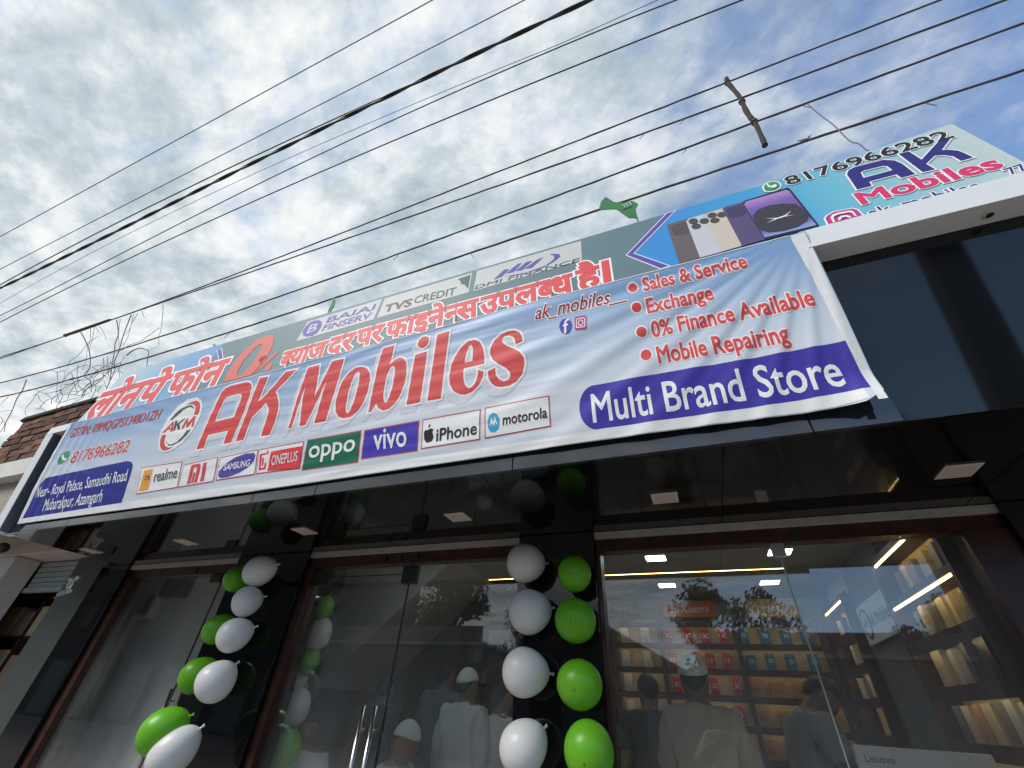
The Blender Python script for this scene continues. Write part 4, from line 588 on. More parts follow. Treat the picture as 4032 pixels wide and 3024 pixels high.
# ================================================================ vinyl banner
def smooth01(x):
    x = max(0.0, min(1.0, x)); return x * x * (3 - 2 * x)
def wrinkle(x, z):
    d = 0.0
    v = 3.6 - z
    # slack belly between the ties
    d += 0.012 * math.sin(math.pi * max(0, min(1, v / 0.95))) * (0.6 + 0.4 * math.sin(x * 1.3 + 0.6))
    # fine horizontal creases of the folded cloth, strongest in the middle
    e = smooth01((x + 4.0) / 0.9) * (1 - smooth01((x + 0.75) / 0.7))
    ph = 1.3 * math.sin(x * 2.1) + 0.7 * math.sin(x * 5.3 + 1)
    d += e * 0.0006 * math.sin(z * 150 + ph * 2.0 + x * 4) * (0.55 + 0.45 * math.sin(x * 9 + z * 21))
    d += e * 0.0010 * math.sin(z * 61 + ph * 1.5 - x * 3)
    # long folds pulled towards the top right tie
    rx, rz = 0.86 - x, 3.60 - z
    r = math.hypot(rx, rz); an = math.atan2(rz, rx)
    er = smooth01((x + 1.6) / 0.9)
    d += er * (0.0036 * math.sin(an * 34 + 0.6 * math.sin(r * 3)) + 0.0012 * math.sin(an * 71 + r * 2.0)) * smooth01(r / 0.7) * (1 - 0.55 * smooth01((r - 1.2) / 1.2))
    # upright creases by the left hem, vinyl crumples low on the left
    el = 1 - smooth01((x + 5.15) / 0.7)
    d += el * 0.0022 * math.sin(x * 52 + 3 * math.sin(z * 3.0))
    em = 1 - smooth01((x + 3.6) / 0.8)
    d += em * 0.0009 * math.sin(x * 11 + z * 47 + 2 * math.sin(x * 3 + z * 9))
    # lower edge is pulled in against the fascia on the left
    d -= 0.012 * smooth01((3.0 - z) / 0.38) * (1 - smooth01((x + 1.8) / 2.2))
    # lower right corner turns outwards
    d += 0.05 * smooth01((x - 0.60) / 0.26) * smooth01((2.80 - z) / 0.18)
    return d
BSL = 0.20
BN = Vector((0, -1, -BSL)).normalized()
def ban_fn(x, z, off):
    p = Vector((x, 1.62 + BSL * (3.6 - z), z))
    return p + BN * (wrinkle(x, z) + off)
BS = Surf(ban_fn, 0.0011, 0.0125)
SS = Surf(lambda x, z, off: Vector((x, 1.65 + 0.08 * (z - 3.6), z)) + Vector((0, -1, 0.08)).normalized() * off, 0.0012, 0.0)
zt, zb = lerp_curve(BAN_TOP[:-1] + [(0.87, 3.578)]), lerp_curve(BAN_BOT)
nx, nz = 500, 76
X0, X1 = -5.272, 0.858
def lean(x, z):
    return 0.10 * max(0.0, min(1.0, (3.535 - z) / 0.9)) * max(0.0, 1 - (x - X0) / 0.5)
verts = []; faces = []
for i in range(nx + 1):
    x = X0 + (X1 - X0) * i / nx
    a, b = zt(x), zb(x)
    if x > 0.79:
        b = max(b, 2.63 + 0.04 * (x - 0.79) / 0.06)
    for j in range(nz + 1):
        z = a + (b - a) * j / nz
        verts.append(ban_fn(x - lean(x, z), z, 0.0))
for i in range(nx):
    for j in range(nz):
        k = i * (nz + 1) + j
        faces.append((k, k + 1, k + nz + 2, k + nz + 1))
me = bpy.data.meshes.new('vinyl_banner'); me.from_pydata([tuple(v) for v in verts], [], faces)
me.polygons.foreach_set('use_smooth', [True] * len(me.polygons))
def banner_ink():
    m = bpy.data.materials.new('banner_ink'); m.use_nodes = True
    t = m.node_tree; b = t.nodes['Principled BSDF']
    b.inputs['Roughness'].default_value = 0.36; b.inputs['Specular IOR Level'].default_value = 0.4
    tcn = t.nodes.new('ShaderNodeTexCoord'); s = t.nodes.new('ShaderNodeSeparateXYZ'); t.links.new(tcn.outputs['Object'], s.inputs[0])
    n = t.nodes.new('ShaderNodeTexNoise'); n.inputs['Scale'].default_value = 1.1; n.inputs['Detail'].default_value = 3
    t.links.new(tcn.outputs['Object'], n.inputs['Vector'])
    mr = t.nodes.new('ShaderNodeMapRange'); mr.inputs['From Min'].default_value = 2.62; mr.inputs['From Max'].default_value = 3.58
    t.links.new(s.outputs[2], mr.inputs['Value'])
    ad = t.nodes.new('ShaderNodeMath'); ad.operation = 'MULTIPLY_ADD'; ad.inputs[1].default_value = 0.34
    t.links.new(n.outputs['Fac'], ad.inputs[0]); t.links.new(mr.outputs[0], ad.inputs[2])
    r = t.nodes.new('ShaderNodeValToRGB')
    stops = [(0.16, (0.60, 0.66, 0.72)), (0.48, (0.66, 0.71, 0.77)), (0.80, (0.45, 0.56, 0.71)), (1.12, (0.22, 0.36, 0.59))]
    el = r.color_ramp.elements
    while len(el) < 4:
        el.new(0.5)
    for e, (p, c) in zip(el, stops):
        e.position = p / 1.2; e.color = (*c, 1)
    dv = t.nodes.new('ShaderNodeMath'); dv.operation = 'DIVIDE'; dv.inputs[1].default_value = 1.2
    t.links.new(ad.outputs[0], dv.inputs[0]); t.links.new(dv.outputs[0], r.inputs[0]); t.links.new(r.outputs[0], b.inputs['Base Color'])
    MATS['banner_ink'] = m
banner_ink()
banner = link('vinyl_banner', me, MATS['banner_ink'])
tag(banner, 'long creased vinyl banner with big red shop name tied across the fascia', 'banner')
# white hems
hb = lerp_curve(BAN_HEM_B)
def strip(name, pts_a, pts_b):
    return put_shape(name, [pts_a + pts_b[::-1]], BS, 1.6, 'ink_hem', banner)
xx = [-5.36 + (0.80 + 5.36) * k / 60 for k in range(61)]
strip('bottom_hem', [(x, hb(x) if x > -2.5 else hb(-2.5) - 0.012 * (-2.5 - x) / 2.8) for x in xx], [(x, zb(x) + 0.004) for x in xx])
hr = [(z_, x_) for x_, z_ in BAN_HEM_R]
hrf = lerp_curve([(3.57, 0.785)] + hr + [(2.63, hr[-1][1])])
zz = [3.572 - k * 0.925 / 30 for k in range(31)]
strip('side_hem', [(hrf(z), z) for z in zz], [(0.853, z) for z in zz])
zl = [3.52 - k * 0.88 / 30 for k in range(31)]
strip('side_hem', [(-5.268 - lean(-5.268, z), z) for z in zl], [(-5.225 - lean(-5.225, z), z) for z in zl])
xt = [X0 + (0.78 - X0) * k / 80 for k in range(81)]
strip('top_hem', [(x, zt(x) - 0.001) for x in xt], [(x, zt(x) - 0.007) for x in xt])
# big red shop name: printed shadow, white edge, red face
for loops in BIG:
    put_shape('letter_shadow', loops, BS, 1.0, 'ink_shadow', banner, grow=0.010, dx=-0.035, dz=-0.045)
for loops in BIG:
    put_shape('letter_edge', loops, BS, 2.0, 'ink_white', banner, grow=0.014)
for loops in BIG:
    put_shape('letter', loops, BS, 3.0, 'ink_red', banner)
# brand panels along the foot
PANELS = {}
fillc = {'oppo': 'green', 'vivo': 'indigo'}
for nm, q in BRAND:
    edge = put_shape('logo_panel', [q], BS, 1.0, 'ink_redline', banner)
    cx = sum(p[0] for p in q) / 4; cz = sum(p[1] for p in q) / 4
    ins = [(p[0] + (0.007 if p[0] < cx else -0.007), p[1] + (0.007 if p[1] < cz else -0.007)) for p in q]
    put_shape('panel_face', [ins], BS, 2.0, 'ink_' + fillc.get(nm, 'white'), edge)
    PANELS[nm] = edge
sign = None
def do_shape(key, loops):
    k = key.split('|')
    if k[0] == 'b':
        surf, par = BS, banner
    else:
        surf, par = SS, sign
    col = k[-1]; lay = 2.0
    if len(k) == 3:
        par = PANELS[k[1]]; lay = 3.0 if col != 'white' else 4.0
    nm = 'emblem'
    if col.endswith('_o'):
        col = col[:-2]
        put_shape('letter_edge', loops, surf, 3.0 if k[0] == 's' else 1.0, 'ink_white', par, grow=0.008)
        lay = 4.0 if k[0] == 's' else 2.0
    elif col == 'violet_w':
        col = 'violet'
        put_shape('letter_edge', loops, surf, 1.5, 'ink_white', par, grow=0.006); lay = 2.0; nm = 'chevron'
    elif k[0] == 's':
        lay = {'teal': 1.0, 'panelwhite': 2.0, 'ph_grey': 2.0, 'ph_greyd': 2.5, 'ph_white': 3.0, 'ph_gold': 4.0, 'ph_purple': 5.0, 'ph_purpled': 5.5, 'lens': 4.6, 'black': 6.0, 'screen': 6.6, 'screend': 7.2, 'white': 8.0}.get(col, 3.0)
        nm = {'teal': 'backdrop', 'panelwhite': 'logo_panel', 'black': 'printed_phone', 'screen': 'printed_screen', 'screend': 'printed_screen'}.get(col, 'printed_phone' if col.startswith('ph') else 'emblem')
    elif col in ('logo_red', 'logo_grey', 'white', 'insta_w') and len(k) == 2:
        lay = 3.0
    if col == 'wa' and k[0] == 's':
        lay = 4.0
    put_shape(nm, loops, surf, lay, 'ink_' + col, par)
def do_text(key, body, BL, BR, TL, kind):
    k = key.split('|')
    surf, par = (BS, banner) if k[0] == 'b' else (SS, sign)
    col = k[-1]
    lay = 3.0
    if len(k) == 3:
        par = PANELS[k[1]]; lay = 4.0
    bold = {'Multi Brand Store': 0.012, 'SAMSUNG': 0.02, 'TVS': 0.03, 'BAJAJ': 0.012, 'FINSERV': 0.016, 'Mobiles': 0.03, '8176966282': 0.018, 'ak_mobiles': 0.012, 'DMI FINANCE': 0.004}.get(body, 0.008)
    if body in ('Sales & Service', 'Exchange', '0% Finance Available', 'Mobile Repairing'):
        bold = 0.026
    if k[0] == 'b' and body == '8176966282':
        bold = 0.012
    if body.startswith('GSTIN'):
        bold = 0.002
    if body in ('realme', 'oppo', 'vivo', 'motorola', 'iPhone'):
        bold = 0.006 if body == 'realme' else 0.014
    if body.startswith('GSTIN'):
        col = 'red'
    if col.endswith('_o'):
        col = col[:-2]
        put_text('letter_edge', body, BL, BR, TL, kind, surf, 1.0 if k[0] == 'b' else 3.0, 'ink_white', par, bold=bold, grow=0.004 if body.startswith('GSTIN') else 0.006)
        lay = 2.2 if k[0] == 'b' else 4.2
    put_text('lettering', body, BL, BR, TL, kind, surf, lay, 'ink_' + col, par, bold=bold)
# ================================================================ sign board above the beam
SZB, SXL, SXR = 3.50, -5.212, 1.782
st = lerp_curve([(-5.212, 4.185), (-3.77, 4.20), (-0.3, 4.185), (1.0, 4.19), (1.782, 4.245)])
m = MB()
prof = [SXL + (SXR - SXL) * k / 24 for k in range(25)]
fr = [SS.fn(x, st(x), 0.0) for x in prof]; fb = [SS.fn(x, SZB, 0.0) for x in prof]
bk = [v + Vector((0, 0.07, 0)) for v in fr]; bb = [v + Vector((0, 0.07, 0)) for v in fb]
n = 25
m.add(fb + fr + bk + bb, [(i, i + 1, n + i + 1, n + i) for i in range(24)] + [(n + i, n + i + 1, 2 * n + i + 1, 2 * n + i) for i in range(24)] + [(2 * n + i, 2 * n + i + 1, 3 * n + i + 1, 3 * n + i) for i in range(24)]
      + [(3 * n + i, 3 * n + i + 1, i + 1, i) for i in range(24)] + [(0, n, 2 * n, 3 * n), (24, 3 * n + 24, 2 * n + 24, n + 24)])
grad_ink('sign_ink', [-5.3, -4.9, -4.2, -3.55, 0.15, 0.75, 1.15, 1.8], [(0.50, 0.58, 0.60), (0.40, 0.53, 0.60), (0.20, 0.36, 0.58), (0.14, 0.30, 0.55), (0.045, 0.25, 0.60), (0.055, 0.32, 0.60), (0.16, 0.47, 0.60), (0.52, 0.60, 0.58)], axis=0)
sign = m.build('sign_board', MATS['sign_ink'])
tag(sign, 'blue printed flex sign board with Hindi slogan standing above the white beam', 'sign')
for key, loops in SHAPES:
    do_shape(key, loops)
for t_ in TEXTS:
    do_text(*t_)
# Hindi slogan, word by word; half letters lose their upright
HALF = {'ब्': 'ब', 'न्': 'न'}
def hindi_bm(word, bold):
    parts = []
    i = 0; cur = ''
    while i < len(word):
        if word[i:i + 2] in HALF:
            if cur:
                parts.append((cur, False)); cur = ''
            parts.append((HALF[word[i:i + 2]], True)); i += 2
        else:
            cur += word[i]; i += 1
    if cur:
        parts.append((cur, False))
    allb = bmesh.new(); xo = 0.0
    for s, half in parts:
        b = to_bm(text_mesh(s, 0.0)); xs2 = [v.co.x for v in b.verts]; x0, x1 = min(xs2), max(xs2); b.free()
        b = to_bm(text_mesh(s, bold))
        if half:
            cut = x1 - 0.30 * (x1 - x0)
            bmesh.ops.bisect_plane(b, geom=b.verts[:] + b.edges[:] + b.faces[:], plane_co=(cut, 0, 0), plane_no=(1, 0, 0), clear_outer=True)
            x1 = cut + 0.02
        for v in b.verts:
            v.co.x += xo - x0
        xo += x1 - x0 - 0.004
        tmp = bpy.data.meshes.new('t'); b.to_mesh(tmp); b.free(); allb.from_mesh(tmp); bpy.data.meshes.remove(tmp)
    return allb, xo
SIRO = None
b = to_bm(text_mesh('न')); SIRO = max(v.co.y for v in b.verts); b.free()
for word, bl, br_, tl, tr in HINDI:
    for lay, bold, m_ in ((3.0, 0.085, 'ink_white'), (4.2, 0.040, 'ink_red')):
        b, w = hindi_bm(word, bold)
        wid = max(br_[0] - bl[0], tr[0] - tl[0])
        if word == 'पे':
            wid = tr[0] - tl[0]; bl2 = (tl[0] + 0.09, bl[1])
        elif word == '।':
            wid = 0.04; bl2 = bl
        else:
            bl2 = bl
        sx = wid / w if word != '।' else 0.30
        h = (tl[1] - bl2[1]) / SIRO
        sh = (tl[0] - bl2[0]) / (tl[1] - bl2[1])
        for v in b.verts:
            x, y = v.co.x * sx, v.co.y * h
            v.co.x = bl2[0] + x + sh * y * 0.75
            v.co.y = bl2[1] + y
        finish('lettering' if m_ == 'ink_red' else 'letter_edge', b, SS, lay, m_, sign)
# ================================================================ balloons
def latex(name, col, trans):
    m = bpy.data.materials.new(name); m.use_nodes = True
    t = m.node_tree; b = t.nodes['Principled BSDF']
    b.inputs['Base Color'].default_value = (*col, 1); b.inputs['Roughness'].default_value = 0.34
    b.inputs['Specular IOR Level'].default_value = 0.45
    out = t.nodes['Material Output']
    tl = t.nodes.new('ShaderNodeBsdfTranslucent'); tl.inputs[0].default_value = (*trans, 1)
    mx = t.nodes.new('ShaderNodeMixShader'); mx.inputs[0].default_value = 0.22
    t.links.new(b.outputs[0], mx.inputs[1]); t.links.new(tl.outputs[0], mx.inputs[2]); t.links.new(mx.outputs[0], out.inputs[0])
    MATS[name] = m
latex('latex_white', (0.80, 0.80, 0.80), (0.8, 0.8, 0.78))
latex('latex_green', (0.16, 0.50, 0.022), (0.25, 0.8, 0.03))
mat('latex_green_dark', (0.05, 0.22, 0.012), 0.4)
mat('tape', (0.72, 0.72, 0.70), 0.3)
def balloon_meshes():
    prof = []
    for k in range(0, 23):
        a = math.pi * k / 22
        z = -math.cos(a)                       # -1 nose .. +1 neck
        r = math.sin(a) * (1.0 - 0.10 * z - 0.05 * z * z)
        if z > 0:
            z = z * 1.07
        prof.append((r, z * 1.02))
    prof[-1] = (0.06, 1.115)
    n = 32; vs = []; fs = []
    for r, z in prof:
        for k in range(n):
            an = 2 * math.pi * k / n
            vs.append((max(r, 0.002) * math.cos(an), max(r, 0.002) * math.sin(an), z))
    for i in range(len(prof) - 1):
        for k in range(n):
            fs.append((i * n + k, i * n + (k + 1) % n, (i + 1) * n + (k + 1) % n, (i + 1) * n + k))
    b = MB().add(vs, fs)
    kn = MB().tube([(0, 0, 1.10), (0, 0, 1.14), (0, 0, 1.17), (0.02, 0, 1.23), (0.05, 0, 1.28)], [0.05, 0.075, 0.04, 0.06, 0.085], 10)
    tp = MB().tube([(0, 0, -1.045), (0, 0, -1.005)], [0.03, 0.055], 10)
    out = []
    for nm, q in (('balloon', b), ('knot', kn), ('nose', tp)):
        me = bpy.data.meshes.new(nm); me.from_pydata(q.v, [], q.f); me.polygons.foreach_set('use_smooth', [True] * len(me.polygons)); me.update()
        out.append(me)
    return out
BM_, KM_, NM_ = balloon_meshes()
BAL = {}
for c in ('white', 'green'):
    me = BM_.copy(); me.materials.append(MATS['latex_' + c]); k = KM_.copy(); k.materials.append(MATS['tape' if c == 'white' else 'latex_green']); nn = NM_.copy(); nn.materials.append(MATS['latex_green_dark'])
    BAL[c] = (me, k, nn)
def balloon(c, loc, r, axis, label, group, sq=1.0):
    me, k, nn = BAL[c]
    o = bpy.data.objects.new('balloon', me); COL.objects.link(o)
    o.location = loc
    q = Vector(axis).normalized().to_track_quat('Z', 'Y')
    o.rotation_euler = q.to_euler()
    jr = random.Random(int(abs(loc[0] * 7919 + loc[2] * 6151)))
    o.scale = (r * jr.uniform(0.95, 1.04), r * jr.uniform(0.95, 1.04), r * sq * jr.uniform(0.96, 1.05))
    for nm, mm in (('knot', k),) + ((('nose', nn),) if c == 'green' else ()):
        p = bpy.data.objects.new(nm, mm); COL.objects.link(p); p.parent = o
    tag(o, label, 'balloon', group)
ordn = ['top', 'second', 'third', 'lowest']
for i, (x, z, r) in enumerate(((-1.012, 2.368, 0.128), (-0.975, 2.079, 0.130), (-0.995, 1.766, 0.126), (-0.994, 1.437, 0.124))):
    balloon('white', (x, 2.78, z), r, ((0.75, 0.55, 0.10), (0.75, 0.6, 0.22), (0.8, 0.5, 0.0), (0.62, 0.55, 0.55))[i], '%s white balloon on the black pillar right of the door' % ordn[i], 'balloons on the pillars')
for i, (x, z, r) in enumerate(((-0.682, 2.292, 0.105), (-0.687, 2.031, 0.118), (-0.677, 1.722, 0.122), (-0.642, 1.447, 0.128))):
    balloon('green', (x, 2.79, z), r, ((0.02, 0.9, 0.22), (0.0, 0.9, 0.2), (0.02, 0.85, 0.22), (0.0, 0.85, 0.30))[i], '%s green balloon on the black pillar right of the door' % ordn[i], 'balloons on the pillars', 1.03)
ordn = ['top', 'second', 'third', 'fourth', 'lowest']
for i, (x, y, z, r, ax) in enumerate(((-3.208, 2.60, 2.363, 0.112, (0.92, 0.2, 0.34)), (-3.219, 2.60, 2.142, 0.110, (0.5, 0.5, 0.3)), (-3.211, 2.60, 1.919, 0.116, (0.55, 0.4, 0.35)), (-3.215, 2.60, 1.639, 0.126, (0.35, 0.45, 0.72)), (-3.345, 2.60, 1.258, 0.132, (0.55, 0.3, 0.72)))):
    balloon('white', (x, y, z), r, ax, '%s white balloon of the bunch on the pillar left of the door' % ordn[i], 'balloons on the pillars', (1.08, 0.96, 1.02, 0.98, 1.05)[i])
ordn = ['top', 'second', 'third', 'lowest']
for i, (x, y, z, r, ax) in enumerate(((-3.61, 2.74, 2.350, 0.098, (0.3, 0.5, 0.6)), (-3.585, 2.74, 1.975, 0.108, (0.55, 0.5, 0.5)), (-3.600, 2.74, 1.672, 0.114, (0.6, 0.5, 0.5)), (-3.47, 2.56, 1.358, 0.134, (0.72, 0.35, 0.5)))):
    balloon('green', (x, y, z), r, ax, '%s green balloon of the bunch on the pillar left of the door' % ordn[i], 'balloons on the pillars', 1.05)
for i, (c, x, y, z, r) in enumerate((('green', -3.26, 3.45, 2.241, 0.098), ('white', -3.235, 3.46, 2.035, 0.118), ('green', -3.262, 3.45, 1.832, 0.104), ('white', -3.34, 3.46, 1.700, 0.10), ('white', -3.25, 3.45, 1.500, 0.122), ('green', -3.16, 3.38, 1.250, 0.118))):
    balloon(c, (x, y, z), r, (0.1, 0.3, 0.9), '%s balloon hanging inside the glass beside the door jamb, %s from the top' % (c, ('first', 'second', 'third', 'fourth', 'fifth', 'sixth')[i]), 'balloons inside the glass', 1.06)
# ================================================================ overhead wires
mat('wire_dark', (0.035, 0.030, 0.036), 0.6, var=0.2, vscale=30)
mat('wire_alu', (0.075, 0.060, 0.062), 0.55, var=0.3, vscale=30)
mat('wire_thin', (0.13, 0.105, 0.20), 0.6)
mat('cable_black', (0.012, 0.012, 0.013), 0.5)
mat('bark', (0.05, 0.040, 0.030), 0.9, var=0.4, vscale=40, bump=0.6, bscale=60)
mat('twig', (0.10, 0.08, 0.085), 0.85, var=0.3, vscale=30)
mat('flag_green', (0.02, 0.17, 0.05), 0.7, var=0.15)
mat('flag_white', (0.65, 0.68, 0.62), 0.7)
mat('flag_black', (0.015, 0.018, 0.015), 0.7)
def dense(P, n):
    P = [Vector(p) for p in P]; out = []
    for i in range(len(P) - 1):
        for k in range(n):
            t = k / n
            p0, p1, p2, p3 = P[max(i - 1, 0)], P[i], P[i + 1], P[min(i + 2, len(P) - 1)]
            out.append(0.5 * ((2 * p1) + (p2 - p0) * t + (2 * p0 - 5 * p1 + 4 * p2 - p3) * t * t + (3 * p1 - p0 - 3 * p2 + p3) * t ** 3))
    out.append(P[-1])
    return out
WL = {'W1': ('thin uppermost violet wire crossing the top left sky', 0.0050, 'wire_thin'), 'W2': ('thin violet wire second from the top, above the thick cable', 0.0048, 'wire_thin'),
      'W3b': ('thin cable running along the upper side of the thick twisted cable', 0.0065, 'cable_black'), 'W4': ('hair-thin wire just below the thick twisted cable', 0.0030, 'wire_thin'),
      'W5': ('middle thin dark wire, second below the thick cable', 0.0056, 'wire_dark'), 'W6': ('thin dark wire with wide gap below it, third below the thick cable', 0.0062, 'wire_dark'),
      'L1': ('top conductor of the four bare power lines above the sign', 0.0078, 'wire_alu'), 'L2': ('second conductor of the four bare power lines above the sign', 0.0078, 'wire_alu'),
      'L3': ('third conductor of the four bare power lines, above the flags', 0.0078, 'wire_alu'), 'L4': ('lowest knobbly conductor of the power lines, just over the sign', 0.0082, 'wire_alu')}
for k, (lab, r, mm) in WL.items():
    D = dense(WIRES[k], 6)
    if k in ('L3', 'L4', 'L1', 'L2'):
        rs = []
        for i, p in enumerate(D):
            D[i] = p + Vector((0, random.uniform(-.0015, .0015), random.uniform(-.0022, .0022)))
            rs.append(r * random.uniform(0.9, 1.12))
    else:
        rs = r
    o = MB().tube(D, rs, 8).build('overhead_wire', MATS[mm], smooth=True)
    tag(o, lab, 'wire', 'overhead wires')
tw = empty('overhead_cable', WIRES['W3'][0])
tag(tw, 'thick black twisted cable sagging across the upper sky', 'cable')
D = dense(WIRES['W3'], 24)
for s in range(2):
    pts = []
    L = 0.0
    for i, p in enumerate(D):
        if i:
            L += (D[i] - D[i - 1]).length
        a = L * 7 + s * math.pi
        pts.append(p + Vector((0, math.cos(a) * 0.0085, math.sin(a) * 0.0085)) - Vector(WIRES['W3'][0]))
    MB().tube(pts, 0.0105, 8).build('strand', MATS['cable_black'], tw, smooth=True)
# insulation sleeve on the top conductors, knots and tie ends
def near(k, x):
    P = WIRES[k]
    for a, b in zip(P[:-1], P[1:]):
        if a[0] <= x <= b[0]:
            t = (x - a[0]) / (b[0] - a[0]); return Vector(a).lerp(Vector(b), t)
    return Vector(P[0])
sl = [near('L1', x) - Vector((0, 0.012, 0.01)) for x in (-8.05, -8.0, -7.7, -7.4, -7.0, -6.95)]
o = MB().tube(sl, [0.026, 0.020, 0.022, 0.021, 0.018, 0.010], 10).build('cable_sleeve', mat('sleeve', (0.07, 0.062, 0.058), 0.8, var=0.4, vscale=20, bump=0.5), smooth=True)
tag(o, 'frayed grey insulation sleeve around the top power line on the left', 'cable sleeve')
kn = empty('wire_coil', near('L4', 1.22))
tag(kn, 'small coil of tie wire wound on the lowest power line', 'tie wire')
for s in range(3):
    pts = [(0.03 * math.cos(a) + 0.012 * s - 0.01, 0.012 * math.sin(a * 1.3 + s), 0.022 + 0.024 * math.sin(a + s)) for a in [k * 0.45 for k in range(16)]]
    MB().tube(pts, 0.0025, 6).build('loop', MATS['wire_alu'], kn, smooth=True)
for i, (k, x) in enumerate((('L2', 0.62), ('L3', 1.35), ('L3', 0.55), ('L4', 1.85), ('L2', 0.30), ('L4', 0.0), ('L4', -3.9), ('L4', -1.2), ('L3', -2.0))):
    p = near(k, x)
    o = MB().tube([p, p + Vector((0.01, 0, -0.03)), p + Vector((0.03 * (1 if i % 2 else -1), 0, -0.075))], [0.0045, 0.003, 0.002], 6).build('tie_end', MATS['wire_alu'], smooth=True)
    tag(o, 'loose bent wire end hanging from power line %s' % ('beside the spacer stick', 'right of the spacer stick, upper', 'left below the spacer stick', 'at the far right over the sign', 'left of the spacer stick', 'above the printed phones', 'above the slogan on the left', 'above the finance logos', 'between the two flags')[i], 'wire end', 'loose wire ends')
st_ = dense(STICK, 4)
stick = MB().tube(st_, [0.0165 + 0.0018 * math.sin(i * 0.35) + 0.001 * math.sin(i * 1.3) for i in range(len(st_))], 10).build('spacer_stick', MATS['bark'], smooth=True)
for k_, q_ in (('L1', 1), ('L2', 4), ('L3', 7)):
    c_ = Vector(STICK[q_])
    for j_ in range(3):
        ring = [c_ + Vector((0.0215 * math.cos(a_), 0.0215 * math.sin(a_), 0.010 * (j_ - 1) + 0.006 * math.sin(a_ * 2 + j_))) for a_ in [t_ * 0.524 for t_ in range(13)]]
        MB().tube(ring, 0.0026, 6).build('binding', MATS['wire_alu'], stick, smooth=True)
tag(stick, 'crooked dead branch holding three power lines apart', 'stick')
o = MB().tube(dense(DROP, 4), 0.0035, 6).build('drop_wire', MATS['wire_thin'], smooth=True)
tag(o, 'thin drop wire running from power line down to the sign top', 'wire')
# dry creeper caught in the wires
vine = empty('dry_creeper', (-6.0, 1.75, 4.2))
tag(vine, 'tangle of leafless dry creeper stems caught in wires above brick wall', 'creeper')
vi = Matrix.Translation((6.0, -1.75, -4.2))
for i, t in enumerate(TWIGS):
    D = dense([Vector(p) + Vector((random.uniform(-.01, .01), 0, random.uniform(-.01, .01))) for p in t], 6)
    r0 = 0.0068 if i in (0, 5, 7, 12, 22) else 0.0033
    o = MB().tube(D, [r0 * (1 - 0.5 * k / len(D)) for k in range(len(D))], 6).build('stem', MATS['twig'], vine, smooth=True); o.matrix_parent_inverse = vi
for i in range(18):
    x = random.uniform(-7.9, -5.6); z = random.uniform(4.02, 4.75) - 0.05 * abs(x + 6)
    P = []
    a = random.uniform(0, 6.28)
    for k in range(6):
        P.append((x, 1.68 + 0.03 * random.random() + 0.06 * (i % 3), z))
        a += random.uniform(-.7, .7); x += 0.16 * math.cos(a); z += 0.10 * math.sin(a)
    o = MB().tube(dense(P, 6), 0.0028, 5).build('stem', MATS['twig'], vine, smooth=True); o.matrix_parent_inverse = vi
# flags
def flag(name, pts, m, label, thick=0.006, wave=0.0):
    P = []
    for i, p in enumerate(pts):
        P.append((p[0], p[1] + wave * math.sin(i * 1.7), p[2]))
    o = MB().prism(P, (0, thick, 0)).build(name, MATS[m])
    tag(o, label, 'flag', 'flags on the sign top')
    return o
f = flag('flag', FLAG, 'flag_green', 'green pennant with white script flying above the finance logos', 0.006, 0.0)
x0, z0 = FLAG[3][0], FLAG[3][2]
for k in range(3):
    MB().tube(dense([(x0 - 0.03 - 0.022 * k, 1.735, z0 - 0.012 - 0.004 * k), (x0 - 0.012 - 0.022 * k, 1.735, z0 - 0.05), (x0 - 0.035 - 0.02 * k, 1.735, z0 - 0.075)], 4), 0.004, 5).build('script_stroke', MATS['flag_white'], f)
MB().tube([(FLAG[0][0] + 0.004, 1.745, 4.18), (FLAG[0][0], 1.745, FLAG[2][2])], 0.004, 6).build('flag_stick', MATS['bark'], f)
flag('flag', FLAG2, 'flag_green', 'dark furled green flag standing on the sign above the leftmost finance logo')
flag('flag', FLAG3, 'flag_black', 'black tattered flag scrap on the sign above the Hindi slogan')
# ================================================================ inside the shop
mat('led_cool', (1, 1, 1), 0.5, emit=(0.82, 0.95, 1.0), estr=11.0)
mat('led_warm', (1, 0.8, 0.4), 0.5, emit=(1.0, 0.66, 0.22), estr=9.0)
mat('led_soft', (1, 0.8, 0.4), 0.5, emit=(1.0, 0.76, 0.42), estr=4.5)
mat('shelf_back', (0.62, 0.54, 0.38), 0.6, var=0.08)
mat('board_white', (0.62, 0.62, 0.60), 0.4)
for i, (x, y) in enumerate(((-0.3, 4.73), (0.83, 4.73), (-0.29, 5.93), (0.84, 5.93))):
    e = empty('ceiling_panel_light', (x, y, 2.90))
    MB().box(-0.11, 0.11, -0.11, 0.11, -0.012, -0.001).build('frame', MATS['board_white'], e, bevel=0.003)
    MB().box(-0.095, 0.095, -0.095, 0.095, -0.014, -0.0125).build('diffuser', MATS['led_cool'], e)
    tag(e, 'lit square ceiling panel, %s of four behind the right window' % ('front left', 'front right', 'rear left', 'rear right')[i], 'ceiling light', 'lit ceiling panels')
for i, (x, y) in enumerate(((-2.4, 3.62), (-1.6, 3.62))):  # extra unseen panels, added to brighten the room behind the middle door
    e = empty('ceiling_panel_light', (x, y, 2.90))
    MB().box(-0.11, 0.11, -0.11, 0.11, -0.012, -0.001).build('frame', MATS['board_white'], e, bevel=0.003)
    MB().box(-0.095, 0.095, -0.095, 0.095, -0.014, -0.0125).build('diffuser', MATS['led_cool'], e)
    tag(e, 'added fill light panel out of view near the front, %s behind the middle door' % ('left', 'right')[i], 'ceiling light', 'lit ceiling panels')
